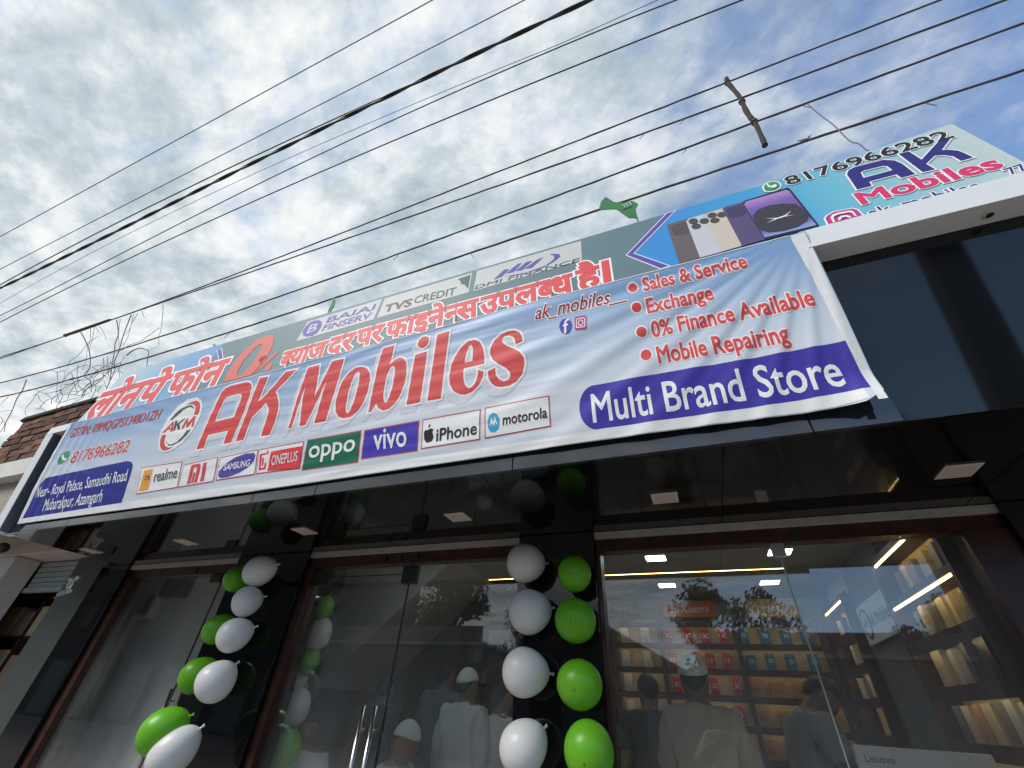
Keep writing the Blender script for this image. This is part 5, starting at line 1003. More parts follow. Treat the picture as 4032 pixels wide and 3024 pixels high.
for a, b, lab in ((-3.0, -1.05, 'warm LED line in the ceiling behind the middle door'), (-0.98, 0.92, 'warm LED line in the ceiling behind the right window')):
    e = empty('led_strip', ((a + b) / 2, 5.33, 2.9))
    MB().box(-(b - a) / 2, (b - a) / 2, -0.02, 0.02, -0.010, -0.001).build('channel', MATS['board_white'], e)
    MB().box(-(b - a) / 2, (b - a) / 2, -0.006, 0.006, -0.013, -0.0105).build('diffuser', MATS['led_warm'], e)
    tag(e, lab, 'LED strip', 'ceiling LED strips')
# ---- phone boxes
mat('box_white', (0.55, 0.56, 0.56), 0.45); mat('box_red', (0.36, 0.012, 0.04), 0.4); mat('box_blue', (0.03, 0.13, 0.24), 0.4)
mat('box_orange', (0.36, 0.20, 0.07), 0.45); mat('box_black', (0.012, 0.014, 0.014), 0.35); mat('box_plum', (0.07, 0.012, 0.05), 0.35)
mat('box_cream', (0.60, 0.54, 0.42), 0.45); mat('box_pink', (0.55, 0.33, 0.28), 0.45); mat('box_grey', (0.20, 0.21, 0.22), 0.45); mat('box_teal', (0.03, 0.20, 0.20), 0.4)
mat('print_dark', (0.06, 0.06, 0.06), 0.5); mat('print_light', (0.75, 0.62, 0.60), 0.5); mat('print_blue', (0.45, 0.62, 0.75), 0.5)
TXT = {}
def small_text(body, h, m):
    key = (body, round(h, 3), m)
    if key not in TXT:
        b = to_bm(text_mesh(body, 0.012))
        xs_ = [v.co.x for v in b.verts]; x0 = (min(xs_) + max(xs_)) / 2
        s = h / ref_h('cap')
        bk_ = [f for f in b.faces if f.calc_center_median().z < -1e-6]
        bmesh.ops.delete(b, geom=bk_, context='FACES')
        for v in b.verts:
            v.co = Vector(((v.co.x - x0) * s, 0.0, v.co.y * s))
        for f in b.faces:
            f.normal_update()
            if f.normal.y > 0:
                f.normal_flip()
        me = bpy.data.meshes.new('marking'); b.to_mesh(me); b.free(); me.materials.append(MATS[m]); TXT[key] = me
    return TXT[key]
BXM = {}
def phone_box(x, y, z, w, h, d, col, label, group, text=None, tm='print_dark', rz=0.0, th=0.05, tz=0.25):
    key = (round(w, 3), round(h, 3), round(d, 3), col)
    if key not in BXM:
        mb = MB().box(-w / 2, w / 2, 0, d, 0, h)
        me = bpy.data.meshes.new('phone_box'); me.from_pydata(mb.v, [], mb.f); me.update(); me.materials.append(MATS['box_' + col]); BXM[key] = me
    o = bpy.data.objects.new('phone_box', BXM[key]); COL.objects.link(o)
    jr = random.Random(int(x * 9973 + y * 631 + z * 7919))
    o.location = (x + jr.uniform(-.012, .012), y + jr.uniform(-.01, .02), z); o.rotation_euler = (0, 0, rz + jr.uniform(-.14, .14)); o.scale = (jr.uniform(0.92, 1.06), 1, jr.uniform(0.93, 1.04))
    tag(o, label, 'phone box', group)
    if text:
        t = bpy.data.objects.new('marking', small_text(text, th, tm)); COL.objects.link(t); t.parent = o; t.location = (0, -0.0012, h * tz)
    return o
def shelf_unit(name, label, x0, x1, yf, yb, ups, levels, dark=False):
    e = empty(name, ((x0 + x1) / 2, yf, 0.215)); tag(e, label, 'shelf')
    inv = Matrix.Translation((-(x0 + x1) / 2, -yf, -0.215))
    def pt(nm, mb, m):
        o = mb.build(nm, MATS[m], e); o.matrix_parent_inverse = inv; return o
    pt('back_panel', MB().box(x0 - 0.02, x1 + 0.02, yb - 0.015, yb, 0.215, levels[0] + 0.03), 'shelf_back')
    for u in ups:
        pt('upright', MB().box(u - 0.022, u + 0.022, yf, yb - 0.016, 0.216, levels[0] + 0.02), 'wood_shelf')
    for l in levels:
        for a, b in zip(ups[:-1], ups[1:]):
            pt('shelf_board', MB().box(a + 0.023, b - 0.023, yf + 0.004, yb - 0.017, l - 0.03, l), 'wood_shelf')
    return e, pt
LV = [2.57, 2.335, 2.08, 1.83, 1.566, 1.30, 1.04, 0.78]
ups = [-1.09, -0.50, 0.384, 1.29]
u1, pt = shelf_unit('display_shelf', 'long display shelf on the back wall full of boxed phones', -1.09, 1.29, 6.42, 6.60, ups, LV)
for a, b in zip(ups[:-1], ups[1:]):
    for l in LV[:6]:
        pt('shelf_lip', MB().box(a + 0.023, b - 0.023, 6.4225, 6.4335, l - 0.062, l - 0.0305), 'wood_shelf')
        pt('light_bar', MB().box(a + 0.04, b - 0.04, 6.438, 6.452, l - 0.036, l - 0.0315), 'led_soft')
gr = 'boxed phones on the back shelves'
ORD = ('first', 'second', 'third', 'fourth', 'fifth', 'sixth', 'seventh', 'eighth')
rowname = ['top', 'second', 'third', 'fourth', 'fifth']
for r_ in range(5):
    z = LV[r_ + 1]
    for k in range(4):
        xx_ = -0.50 + 0.09 + k * 0.215 + 0.01 * ((r_ * 7 + k * 3) % 4)
        if r_ == 3 and k < 3:
            continue
        phone_box(xx_, 6.485, z, 0.092, 0.168, 0.05, 'red', 'red phone box, %s from left in the %s row of the middle bay' % (ORD[k], rowname[r_]), gr, '13C' if r_ % 2 == 0 else '13', 'print_light', th=0.048, tz=0.40)
    for k in range(2 if r_ < 4 else 1):
        phone_box(-0.95 + k * 0.27, 6.485, z, 0.10, 0.175, 0.05, 'white', 'white phone box, %s from left in the %s row of the left bay' % (ORD[k], rowname[r_]), gr, '12', 'print_dark', th=0.04, tz=0.12)
    for k in range(4):
        xx_ = 0.384 + 0.10 + k * 0.215
        if r_ < 2:
            phone_box(xx_, 6.485, z, 0.098, 0.165, 0.05, 'blue', 'blue phone box, %s from left in the %s row of the right bay' % (ORD[k], rowname[r_]), gr, '70', 'print_blue', th=0.04, tz=0.45)
        else:
            phone_box(xx_, 6.485, z, 0.15, 0.17 - 0.01 * (k % 2), 0.06, 'orange', 'orange phone box, %s from left in the %s row of the right bay' % (ORD[k], rowname[r_]), gr, '12x', 'print_dark', th=0.03, tz=0.3)
u2, pt = shelf_unit('display_shelf', 'dim shelf at the rear left behind the middle door with dark phone cases', -3.3, -1.16, 6.42, 6.60, [-3.3, -2.55, -1.85, -1.16], LV)
for r_ in range(4):
    for k in range(8):
        xx_ = -3.18 + k * 0.265
        col = ('black', 'grey', 'black', 'white')[(r_ + k) % 4]
        phone_box(xx_, 6.485, LV[r_ + 1], 0.10, 0.17, 0.05, col, '%s phone box, %s from left in the %s row behind the middle door' % (col, ORD[k], rowname[r_]), 'boxed phones behind the middle door')
# brown cabinet door beyond the entrance
cab = empty('tall_cabinet', (-2.2, 5.3, 0.215)); tag(cab, 'tall red-brown wooden cabinet with white pinned notice', 'cabinet')
MB().box(-0.165, 0.165, 0, 0.5, 0, 2.66).build('carcass', MATS['wood_shelf'], cab)
MB().box(-0.15, 0.15, -0.02, -0.001, 0.05, 2.64).build('door', MATS['wood_red'], cab, bevel=0.004)
MB().box(-0.16, 0.10, -0.026, -0.021, 1.95, 2.10).build('notice', MATS['board_white'], cab)
MB().box(0.04, 0.10, -0.026, -0.021, 2.53, 2.57).build('notice', MATS['box_cream'], cab)
# signs over the back shelf
def brand_sign(body, x0, x1, z0, z1, col, tcol, label):
    mat('sign_' + body.split()[-1], col, 0.4)
    o = bx('brand_sign', MATS['sign_' + body.split()[-1]], None, x0, x1, 6.50, 6.54, z0, z1)
    tag(o, label, 'sign', 'brand signs above the shelves')
    t = bpy.data.objects.new('lettering', small_text(body, (z1 - z0) * 0.42, tcol)); COL.objects.link(t); t.parent = o; t.location = ((x0 + x1) / 2, 6.4985, z0 + (z1 - z0) * 0.3)
brand_sign('oppo', -1.12, -0.74, 2.63, 2.82, (0.01, 0.10, 0.07), 'print_light', 'green brand sign at the left end above the back shelf')
brand_sign('mi Xiaomi', -0.42, 0.22, 2.63, 2.82, (0.50, 0.10, 0.015), 'print_light', 'orange-red brand sign in the middle above the back shelf')
brand_sign('realme', 0.585, 1.14, 2.63, 2.83, (0.50, 0.28, 0.02), 'box_cream', 'yellow brand sign at the right above the back shelf')
# ---- side wall units
def side_unit(label, y0, y1, xf, xb, levels, lit):
    e = empty('display_shelf', (xf, (y0 + y1) / 2, 0.215)); tag(e, label, 'shelf')
    inv = Matrix.Translation((-xf, -(y0 + y1) / 2, -0.215))
    def pt(nm, mb, m):
        o = mb.build(nm, MATS[m], e); o.matrix_parent_inverse = inv; return o
    pt('back_panel', MB().box(xb - 0.015, xb, y0, y1, 0.216, 2.66), 'shelf_back')
    for y in (y0 + 0.02, y1 - 0.02):
        pt('upright', MB().box(xf, xb - 0.016, y - 0.02, y + 0.02, 0.216, 2.66), 'wood_shelf')
    for l in levels:
        pt('shelf_board', MB().box(xf + 0.003, xb - 0.016, y0 + 0.041, y1 - 0.041, l - 0.04, l), 'wood_shelf')
    for l in lit:
        pt('light_bar', MB().box(xf + 0.012, xf + 0.022, y0 + 0.06, y1 - 0.06, l - 0.052, l - 0.041), 'led_warm')
    for l in levels[len(lit):5]:
        pt('shelf_lip', MB().box(xf + 0.0035, xf + 0.014, y0 + 0.042, y1 - 0.042, l - 0.075, l - 0.0405), 'wood_shelf')
        pt('light_bar', MB().box(xf + 0.017, xf + 0.032, y0 + 0.06, y1 - 0.06, l - 0.048, l - 0.041), 'led_soft')
    return e
SL = [2.66, 2.36, 2.095, 1.835, 1.57, 1.30, 1.03]
side_unit('lit wall shelf right behind the right window with tall phone boxes', 3.14, 4.32, 1.35, 1.53, SL, SL[:2])
side_unit('far lit wall shelf in the corner beside the logo board', 5.45, 6.40, 1.35, 1.53, SL, SL[:1])
gs = 'boxes on the side wall shelves'
cols = [['grey', 'cream', 'grey', 'cream', 'grey', 'cream'], ['grey', 'cream', 'grey', 'cream', 'cream', 'grey', 'pink'], ['cream', 'white', 'black', 'black', 'plum'], ['grey', 'cream', 'pink', 'cream', 'grey', 'white', 'cream', 'white']]
for r_ in range(4):
    n_ = len(cols[r_])
    for k in range(n_):
        y = 4.24 - (k + 0.5) * (1.06 / n_)
        hh = 0.19 if r_ != 2 else 0.205
        o = phone_box(1.435, y, SL[r_ + 1], 0.10 if r_ != 2 else 0.15, hh, 0.045, cols[r_][k], '%s box, %s from the far end, %s row of near side shelf' % (cols[r_][k], ORD[k], rowname[r_]), gs, rz=-math.pi / 2 - 0.06 * (k % 3))
for r_ in range(3):
    for k in range(4):
        c_ = ('cream', 'black', 'cream', 'grey')[(k + r_) % 4]
        phone_box(1.43, 6.25 - k * 0.21, SL[r_ + 1], 0.09, 0.18, 0.045, c_, '%s box, %s from the corner, %s row of far side shelf' % (c_, ORD[k], rowname[r_]), gs, rz=-math.pi / 2)
lb = empty('logo_board', (1.40, 4.88, 2.20)); lb.rotation_euler = (0, 0, -math.pi / 2)
tag(lb, 'pale board with round logo and shop name between the side shelves', 'sign')
MB().box(-0.42, 0.42, 0.0, 0.03, 0.0, 0.30).build('board', MATS['board_white'], lb)
MB().tube([(-0.26, -0.004, 0.15), (-0.26, -0.001, 0.15)], 0.12, 24).build('emblem', MATS['print_dark'], lb)
MB().tube([(-0.26, -0.007, 0.15), (-0.26, -0.0045, 0.15)], 0.095, 24).build('emblem', MATS['board_white'], lb)
for body, h_, x_, z_ in (('AKM', 0.05, -0.26, 0.125), ('AK Mobiles', 0.085, 0.14, 0.11)):
    t = bpy.data.objects.new('lettering', small_text(body, h_, 'print_dark')); COL.objects.link(t); t.parent = lb; t.location = (x_, -0.0085, z_)
bx_ = bx('wall_panel', MATS['inside_dark'], shop, 1.435, 1.715, 4.33, 5.44, 0.216, 2.88); bx_.matrix_parent_inverse = SH
ac = empty('air_conditioner', (1.56, 5.95, 2.68)); tag(ac, 'white wall air conditioner under the ceiling on the right side', 'air conditioner')
MB().box(-0.10, 0.10, -0.42, 0.42, 0, 0.21).build('casing', MATS['board_white'], ac, bevel=0.02)
MB().box(-0.104, -0.09, -0.36, 0.36, 0.02, 0.05).build('air_vent', MATS['print_dark'], ac)
# Lenovo display standing behind the right window
ld = empty('laptop_display', (0.99, 3.62, 0.215)); tag(ld, 'white display panel with grey lettering standing low behind right window', 'display panel')
MB().box(-0.31, 0.31, 0.0, 0.05, 0.75, 1.315).build('panel', MATS['board_white'], ld, bevel=0.008)
MB().box(-0.33, 0.33, -0.1, 0.35, 0.0, 0.745).build('cabinet', MATS['box_black'], ld)
t = bpy.data.objects.new('lettering', small_text('Lenovo', 0.032, 'box_grey')); COL.objects.link(t); t.parent = ld; t.location = (-0.20, -0.0015, 1.245)
# things in the left room
dv = empty('wall_device', (-5.86, 3.548, 2.18)); tag(dv, 'cream wall box with dark blue screen high on the grey wall', 'wall device')
MB().box(-0.13, 0.13, -0.09, 0, 0, 0.40).build('casing', mat('device_cream', (0.75, 0.74, 0.68), 0.5), dv, bevel=0.012)
MB().box(-0.10, 0.10, -0.094, -0.0905, 0.04, 0.24).build('screen', mat('screen_blue', (0.008, 0.012, 0.085), 0.5), dv)
dk = empty('wall_speaker', (-5.50, 3.548, 2.38)); tag(dk, 'black square loudspeaker on the grey wall next to the cream box', 'loudspeaker')
MB().box(-0.17, 0.17, -0.14, 0, 0, 0.28).build('cabinet', MATS['box_black'], dk, bevel=0.03)
MB().tube([(0, -0.141, 0.14), (0, -0.147, 0.14)], [0.10, 0.09], 20).build('grille', MATS['dark_steel'], dk)
ch = empty('plastic_chair', (-4.78, 3.29, 0.215)); tag(ch, 'white plastic chair behind the left window', 'chair')
wp = mat('plastic_white', (0.62, 0.60, 0.60), 0.35)
bk2 = MB()
pr_ = [(-0.21, 0.46), (-0.225, 0.70), (-0.20, 0.86), (-0.13, 0.93), (0, 0.95), (0.13, 0.93), (0.20, 0.86), (0.225, 0.70), (0.21, 0.46)]
bk2.prism([(x, 0.20 + 0.10 * (z - 0.46), z) for x, z in pr_], (0, 0.02, 0)); bk2.build('backrest', wp, ch)
MB().box(-0.22, 0.22, -0.22, 0.22, 0.43, 0.46).build('seat', wp, ch, bevel=0.01)
for sx in (-1, 1):
    for sy in (-1, 1):
        MB().tube([(sx * 0.19, sy * 0.19, 0.43), (sx * 0.22, sy * 0.23, 0)], [0.024, 0.018], 8).build('leg', wp, ch)
# ================================================================ people behind the glass
SKIN = mat('skin_brown', (0.20, 0.105, 0.065), 0.55, var=0.08)
HAIR = mat('hair_black', (0.012, 0.010, 0.009), 0.6)
CAPM = mat('cap_white', (0.75, 0.75, 0.72), 0.8, bump=0.6, bscale=160)
from mathutils import noise as mnoise
def skinned(name, V, E, rad, m, parent, sub=2, root=0):
    seed = len(bpy.data.objects) % 17
    me = bpy.data.meshes.new(name); me.from_pydata([tuple(v) for v in V], E, []); me.update()
    o = bpy.data.objects.new(name, me); COL.objects.link(o)
    o.modifiers.new('skin', 'SKIN')
    sv = me.skin_vertices[0].data
    for i, r in enumerate(rad):
        sv[i].radius = tuple(q * 1.16 for q in r) if isinstance(r, tuple) else (r * 1.16, r * 1.16)
        sv[i].use_root = (i == root)
    s = o.modifiers.new('sub', 'SUBSURF'); s.levels = sub; s.render_levels = sub
    bpy.context.view_layer.update()
    me2 = bpy.data.meshes.new_from_object(o.evaluated_get(bpy.context.evaluated_depsgraph_get()))
    bpy.data.objects.remove(o); bpy.data.meshes.remove(me)
    me2.name = name
    if name in ('shirt', 'trousers'):           # hanging folds
        for v in me2.vertices:
            q = v.co + Vector((seed * 3.1, seed * 1.7, 0))
            v.co += v.normal * (0.016 * mnoise.noise(Vector((q.x * 13, q.y * 13, q.z * 5))) + 0.008 * mnoise.noise(Vector((q.x * 30, q.y * 30, q.z * 11))))
    me2.polygons.foreach_set('use_smooth', [True] * len(me2.polygons))
    return link(name, me2, m, parent)
def person(loc, rz, height, cloth, label, cap=False, sit=False, bend=0.0, arms=None, long_cloth=True, tilt=0.0):
    """stands at loc, looks along local -Y; arms: dict side -> (elbow, wrist) at 1.7 m scale"""
    e = empty('person', loc, rz); e.scale = (height / 1.7,) * 3
    tag(e, label, 'person')
    H = 0.92 if not sit else 0.50
    dz = H - 0.92
    def up(x, y, z):          # upper body follows the bend
        zz_ = z - 0.92
        return Vector((x, y - math.sin(bend) * zz_, 0.92 + math.cos(bend) * zz_ + dz))
    V = []; E = []; Rr = []
    def add(p, r, par=None):
        V.append(Vector(p)); Rr.append(r)
        if par is not None:
            E.append((par, len(V) - 1))
        return len(V) - 1
    pel = add(up(0, 0, 0.92), (0.155, 0.11))
    sp_ = add(up(0, 0, 1.12), (0.14, 0.10), pel)
    che = add(up(0, 0.01, 1.33), (0.155, 0.105), sp_)
    nb = add(up(0, 0.01, 1.455), (0.062, 0.058), che)
    hd = Vector((0, -math.sin(bend + tilt), math.cos(bend + tilt)))
    fw = Vector((0, -math.cos(bend + tilt), -math.sin(bend + tilt)))
    nk = up(0, 0.0, 1.47)
    jaw = add(nk + hd * 0.055 + fw * 0.025, (0.066, 0.074), nb)
    mid = add(nk + hd * 0.125 + fw * 0.012, (0.078, 0.094), jaw)
    top = add(nk + hd * 0.195 + fw * 0.0, (0.060, 0.076), mid)
    add(nk + hd * 0.105 + fw * 0.115, 0.013, mid)                       # nose
    for s in (-1, 1):
        add(nk + hd * 0.115 + Vector((s * 0.088, 0, 0)), (0.010, 0.018), mid)   # ears
    AR = {}
    for s in (-1, 1):
        sh = add(up(s * 0.165, 0.01, 1.385), 0.066, che)
        el, wr = (Vector((s * 0.235, 0.02, 1.10)), Vector((s * 0.235, -0.06, 0.86)))
        if arms and s in arms:
            el, wr = Vector(arms[s][0]), Vector(arms[s][1])
        el2, wr2 = up(*el), up(*wr)
        a = add(el2, 0.046, sh); b = add(wr2, 0.031, a)
        d = (wr2 - el2).normalized()
        side = d.cross(Vector((0, 1, 0.2))).normalized()
        pm = add(wr2 + d * 0.055, (0.038, 0.022), b)
        for k in range(4):
            f1 = add(wr2 + d * 0.10 + side * (0.026 - 0.0175 * k), 0.0095, pm)
            add(wr2 + d * (0.155 - 0.006 * abs(k - 1.3)) + side * (0.028 - 0.0185 * k) + fw * 0.018, 0.0078, f1)
        t1 = add(wr2 + d * 0.045 + side * 0.045, 0.011, pm)
        add(wr2 + d * 0.085 + side * 0.062 + fw * 0.01, 0.009, t1)
        AR[s] = (up(s * 0.165, 0.01, 1.385), el2, wr2)
    LG = {}
    for s in (-1, 1):
        hip = add(Vector((s * 0.09, 0, 0.88 + dz)), 0.088, pel)
        if sit:
            kn_, an_ = Vector((s * 0.12, -0.42, 0.50)), Vector((s * 0.12, -0.40, 0.08))
        else:
            kn_, an_ = Vector((s * 0.10, -0.01, 0.48)), Vector((s * 0.105, 0.02, 0.08))
        k = add(kn_, 0.058, hip); a = add(an_, 0.040, k)
        add(an_ + Vector((s * 0.02, -0.16, -0.05)), (0.038, 0.026), a)
        LG[s] = (Vector((s * 0.09, 0, 0.88 + dz)), kn_, an_)
    skinned('body', V, E, Rr, SKIN, e)
    # clothing: shirt or kurta with sleeves, trousers
    V, E, Rr = [], [], []
    pel = add(up(0, 0, 0.93), (0.185, 0.135))
    sp_ = add(up(0, 0.005, 1.12), (0.175, 0.128), pel)
    che = add(up(0, 0.012, 1.33), (0.185, 0.128), sp_)
    nb = add(up(0, 0.012, 1.44), (0.080, 0.076), che)
    add(up(0, 0.010, 1.475), (0.070, 0.068), nb)
    if long_cloth and not sit:
        lo = add(Vector((0, 0, 0.70)), (0.205, 0.155), pel); add(Vector((0, 0, 0.48)), (0.22, 0.17), lo)
    else:
        add(up(0, 0, 0.84), (0.180, 0.135), pel)
    for s in (-1, 1):
        sh = add(up(s * 0.17, 0.012, 1.378), 0.086, che)
        el2, wr2 = AR[s][1], AR[s][2]
        if long_cloth:
            a = add(el2, 0.066, sh); add(el2.lerp(wr2, 0.85), 0.056, a)
        else:
            add(AR[s][0].lerp(el2, 0.75), 0.070, sh)
    skinned('shirt', V, E, Rr, cloth, e, sub=3)
    V, E, Rr = [], [], []
    pel = add(Vector((0, 0, 0.90 + dz)), (0.16, 0.12))
    for s in (-1, 1):
        h_ = add(LG[s][0], 0.10, pel); k = add(LG[s][1], 0.078, h_); add(LG[s][2].lerp(LG[s][1], 0.08), 0.062, k)
    skinned('trousers', V, E, Rr, cloth if long_cloth else mat('trousers_dark', (0.03, 0.03, 0.035), 0.8), e, sub=1)
    # hair and cap: shells over the skull
    c0 = nk + hd * 0.13 + fw * 0.006
    def shell(nm, m, r, lo, back_drop):
        vs, fs = [], []
        n1, n2 = 10, 18
        xa = Vector((1, 0, 0))
        for i in range(n1 + 1):
            for k in range(n2):
                an = 2 * math.pi * k / n2
                lim = lo + (back_drop if math.cos(an) < 0 else 0) * abs(math.cos(an))
                ph = (math.pi / 2 - lim) * i / n1 + 0.0
                u = math.sin(ph) * math.sin(an); w = math.sin(ph) * math.cos(an); q = math.cos(ph)
                vs.append(c0 + xa * (u * r[0]) + fw * (w * r[1]) + hd * (q * r[2]))
        for i in range(n1):
            for k in range(n2):
                fs.append((i * n2 + k, i * n2 + (k + 1) % n2, (i + 1) * n2 + (k + 1) % n2, (i + 1) * n2 + k))
        mb = MB().add(vs, fs); o = mb.build(nm, m, e, smooth=True)
        b_ = bmesh.new(); b_.from_mesh(o.data); bmesh.ops.remove_doubles(b_, verts=b_.verts[:], dist=1e-5); bmesh.ops.recalc_face_normals(b_, faces=b_.faces[:]); b_.to_mesh(o.data); b_.free()
        so = o.modifiers.new('thickness', 'SOLIDIFY'); so.thickness = 0.006
        return o
    shell('hair', HAIR, (0.091, 0.109, 0.117), 0.38, -1.05)
    if cap:
        shell('skull_cap', CAPM, (0.099, 0.117, 0.134), 0.24, -0.22)
    return e
FL = 0.215
c_beige = mat('cloth_beige', (0.42, 0.35, 0.24), 0.85, var=0.10, vscale=6, bump=1.0, bscale=6)
c_white = mat('cloth_white', (0.60, 0.60, 0.58), 0.85, var=0.06, vscale=6, bump=1.0, bscale=6)
c_grey = mat('cloth_grey', (0.28, 0.29, 0.30), 0.85, var=0.1, vscale=8, bump=1.0, bscale=6)
c_dark = mat('cloth_dark', (0.025, 0.025, 0.028), 0.85)
c_teal = mat('cloth_teal', (0.12, 0.16, 0.17), 0.85, var=0.1, bump=1.0, bscale=6)
arm_fwd = {-1: ((-0.24, -0.08, 1.12), (-0.10, -0.30, 1.08)), 1: ((0.24, -0.08, 1.12), (0.12, -0.30, 1.10))}
person((-0.10, 3.58, FL), math.pi - 0.05, 1.70, c_beige, 'man in beige kurta and white skull cap seen from behind at the right window', cap=True, arms=arm_fwd)
person((-0.50, 4.45, FL), math.pi + 0.25, 1.66, c_dark, 'person in dark clothes standing left of the man in beige', long_cloth=False)
person((0.50, 4.15, FL), math.pi / 2 + 0.3, 1.72, c_grey, 'dark-haired man in grey shirt bending over the counter on the right', bend=0.22, tilt=0.55, long_cloth=False, arms=arm_fwd)
person((-3.22, 3.62, FL), 0.35, 1.68, c_white, 'seated man in white shirt behind the door next to the inside balloons', sit=True, long_cloth=False)
person((-2.36, 3.64, FL), math.pi / 2, 1.66, c_grey, 'seated man in grey shirt and pale cap close behind the door handles', sit=True, cap=True, bend=0.12, tilt=0.15, long_cloth=False)
person((-2.02, 4.12, FL), math.pi - 0.2, 1.62, c_white, 'man in long white kurta and cap with his back to the door', cap=True)
person((-2.86, 4.10, FL), math.pi + 0.3, 1.56, c_dark, 'dark-haired person in dark clothes behind the seated man with cap', long_cloth=False)
person((-2.52, 4.62, FL), math.pi, 1.72, c_teal, 'tall man in dull teal shirt standing behind the man in white kurta', long_cloth=False)
person((-1.72, 4.20, FL), math.pi - 0.5, 1.54, c_white, 'person in white half-sleeve shirt at the right edge of the door glass', long_cloth=False)
for i, (x, y) in enumerate(((-3.22, 3.66), (-2.36, 3.64))):
    s_ = empty('stool', (x, y, FL)); tag(s_, 'round stool under the seated man %s' % ('in white shirt', 'in grey shirt and cap')[i], 'stool', 'stools')
    MB().tube([(0, 0, 0.36), (0, 0, 0.39)], 0.16, 20).build('seat', MATS['box_black'], s_)
    for k in range(4):
        a = math.pi / 4 + k * math.pi / 2
        MB().tube([(0.11 * math.cos(a), 0.11 * math.sin(a), 0.36), (0.16 * math.cos(a), 0.16 * math.sin(a), 0)], 0.012, 8).build('leg', MATS['steel'], s_)
# the photographer, mirrored in the window
pa = {-1: ((-0.30, -0.16, 1.18), (-0.06, -0.40, 1.36)), 1: ((0.30, -0.16, 1.18), (0.10, -0.40, 1.36))}
person((0.05, -0.52, 0.0), math.pi, 1.76, c_grey, 'photographer in grey kurta raising a phone, mirrored in the right window', arms=pa)
ph_ = empty('phone', (0.03, -0.045, 1.575)); tag(ph_, 'phone held up by the photographer', 'phone')
MB().box(-0.075, 0.075, -0.006, 0.002, -0.04, 0.04).build('case', MATS['box_grey'], ph_, bevel=0.003)
MB().tube([(-0.05, 0.0022, 0.02), (-0.05, 0.0045, 0.02)], 0.012, 14).build('lens', MATS['box_black'], ph_)
# ================================================================ neighbouring building on the left
nb_ = empty('neighbour_building', (-7.0, 2.6, 0.0))
tag(nb_, 'old neighbouring shop on the left with bare brick parapet and white plaster band', 'building')
ni = Matrix.Translation((7.0, -2.6, 0))
mat('plaster_white', (0.62, 0.60, 0.57), 0.85, var=0.10, vscale=5, bump=0.4)
mat('plaster_beige', (0.33, 0.29, 0.24), 0.9, var=0.12, vscale=4, bump=0.4)
mat('plaster_pink', (0.58, 0.48, 0.44), 0.9, var=0.15, vscale=5)
mat('shutter', (0.30, 0.36, 0.35), 0.5, var=0.08)
mat('mortar', (0.27, 0.24, 0.20), 0.95, var=0.3, vscale=12, bump=0.8)
mat('wall_slate', (0.04, 0.046, 0.044), 0.4, var=0.2)
mat('render_dark', (0.04, 0.037, 0.035), 0.95, var=0.4, vscale=8, bump=0.8)
for i, c in enumerate(((0.17, 0.075, 0.045), (0.13, 0.058, 0.038), (0.20, 0.10, 0.065), (0.09, 0.050, 0.038), (0.15, 0.085, 0.06))):
    mat('brick_%d' % i, c, 0.95, var=0.35, vscale=18, bump=0.9, bscale=30)
def np_(nm, mb, m, bevel=0.0, par=None):
    o = mb.build(nm, MATS[m], par or nb_, bevel=bevel)
    if par is None:
        o.matrix_parent_inverse = ni
    return o
wall = np_('parapet_wall', MB().box(-7.42, -4.9, 1.925, 2.15, 3.47, 4.12), 'mortar')
np_('coping', MB().add([(-7.5, 1.88, 4.12), (-4.9, 1.88, 4.14), (-4.9, 2.2, 4.14), (-7.5, 2.2, 4.12), (-7.46, 1.90, 4.20), (-4.9, 1.90, 4.22), (-4.9, 2.18, 4.22), (-7.46, 2.18, 4.20)], [(0, 3, 2, 1), (4, 5, 6, 7), (0, 1, 5, 4), (1, 2, 6, 5), (2, 3, 7, 6), (3, 0, 4, 7)]), 'render_dark', bevel=0.02)
BR = {}
for row in range(7):
    z = 3.478 + row * 0.092
    x = -7.42 - (0.12 if row % 2 else 0.0)
    while x < -5.0:
        w = 0.225 + random.uniform(-0.012, 0.012)
        a, b_ = max(x, -7.42), min(x + w, -4.92)
        if b_ - a > 0.05:
            j = lambda s: random.uniform(-s, s)
            y0 = 1.905 + j(0.010)
            mb = MB().hexa([(a + j(.006), y0 + j(.006), z + j(.006)), (b_ + j(.006), y0 + j(.006), z + j(.006)), (b_, 1.935, z), (a, 1.935, z),
                            (a + j(.006), y0 + j(.006), z + 0.074 + j(.006)), (b_ + j(.006), y0 + j(.006), z + 0.074 + j(.006)), (b_, 1.935, z + 0.074), (a, 1.935, z + 0.074)])
            mb.build('brick', MATS['brick_%d' % random.randrange(5)], wall)
        x += w + 0.018
np_('plaster_band', MB().box(-9.6, -5.0, 1.89, 2.2, 3.26, 3.465), 'plaster_white', bevel=0.006)
np_('upper_wall', MB().box(-9.6, -5.75, 2.0, 2.2, 2.86, 3.255), 'plaster_beige')
np_('slab_soffit', MB().box(-14, -6.06, 2.70, 3.4, 2.74, 2.855), 'plaster_pink')
np_('balcony_soffit', MB().box(-9.6, -6.06, 2.201, 2.72, 2.858, 2.93), 'plaster_beige')
np_('pilaster', MB().box(-8.3, -7.50, 2.75, 3.0, 0, 2.735), 'plaster_white', bevel=0.006)
np_('inner_wall', MB().box(-6.65, -6.06, 2.98, 3.2, 0, 2.735), 'wall_slate')
for i in range(5):
    np_('shutter_slat', MB().box(-7.49, -6.655, 3.02 - 0.0, 3.05, 2.44 + i * 0.058, 2.492 + i * 0.058), 'shutter', bevel=0.006)
np_('shutter_rail', MB().box(-7.49, -6.655, 3.005, 3.06, 2.385, 2.437), 'shutter', bevel=0.004)
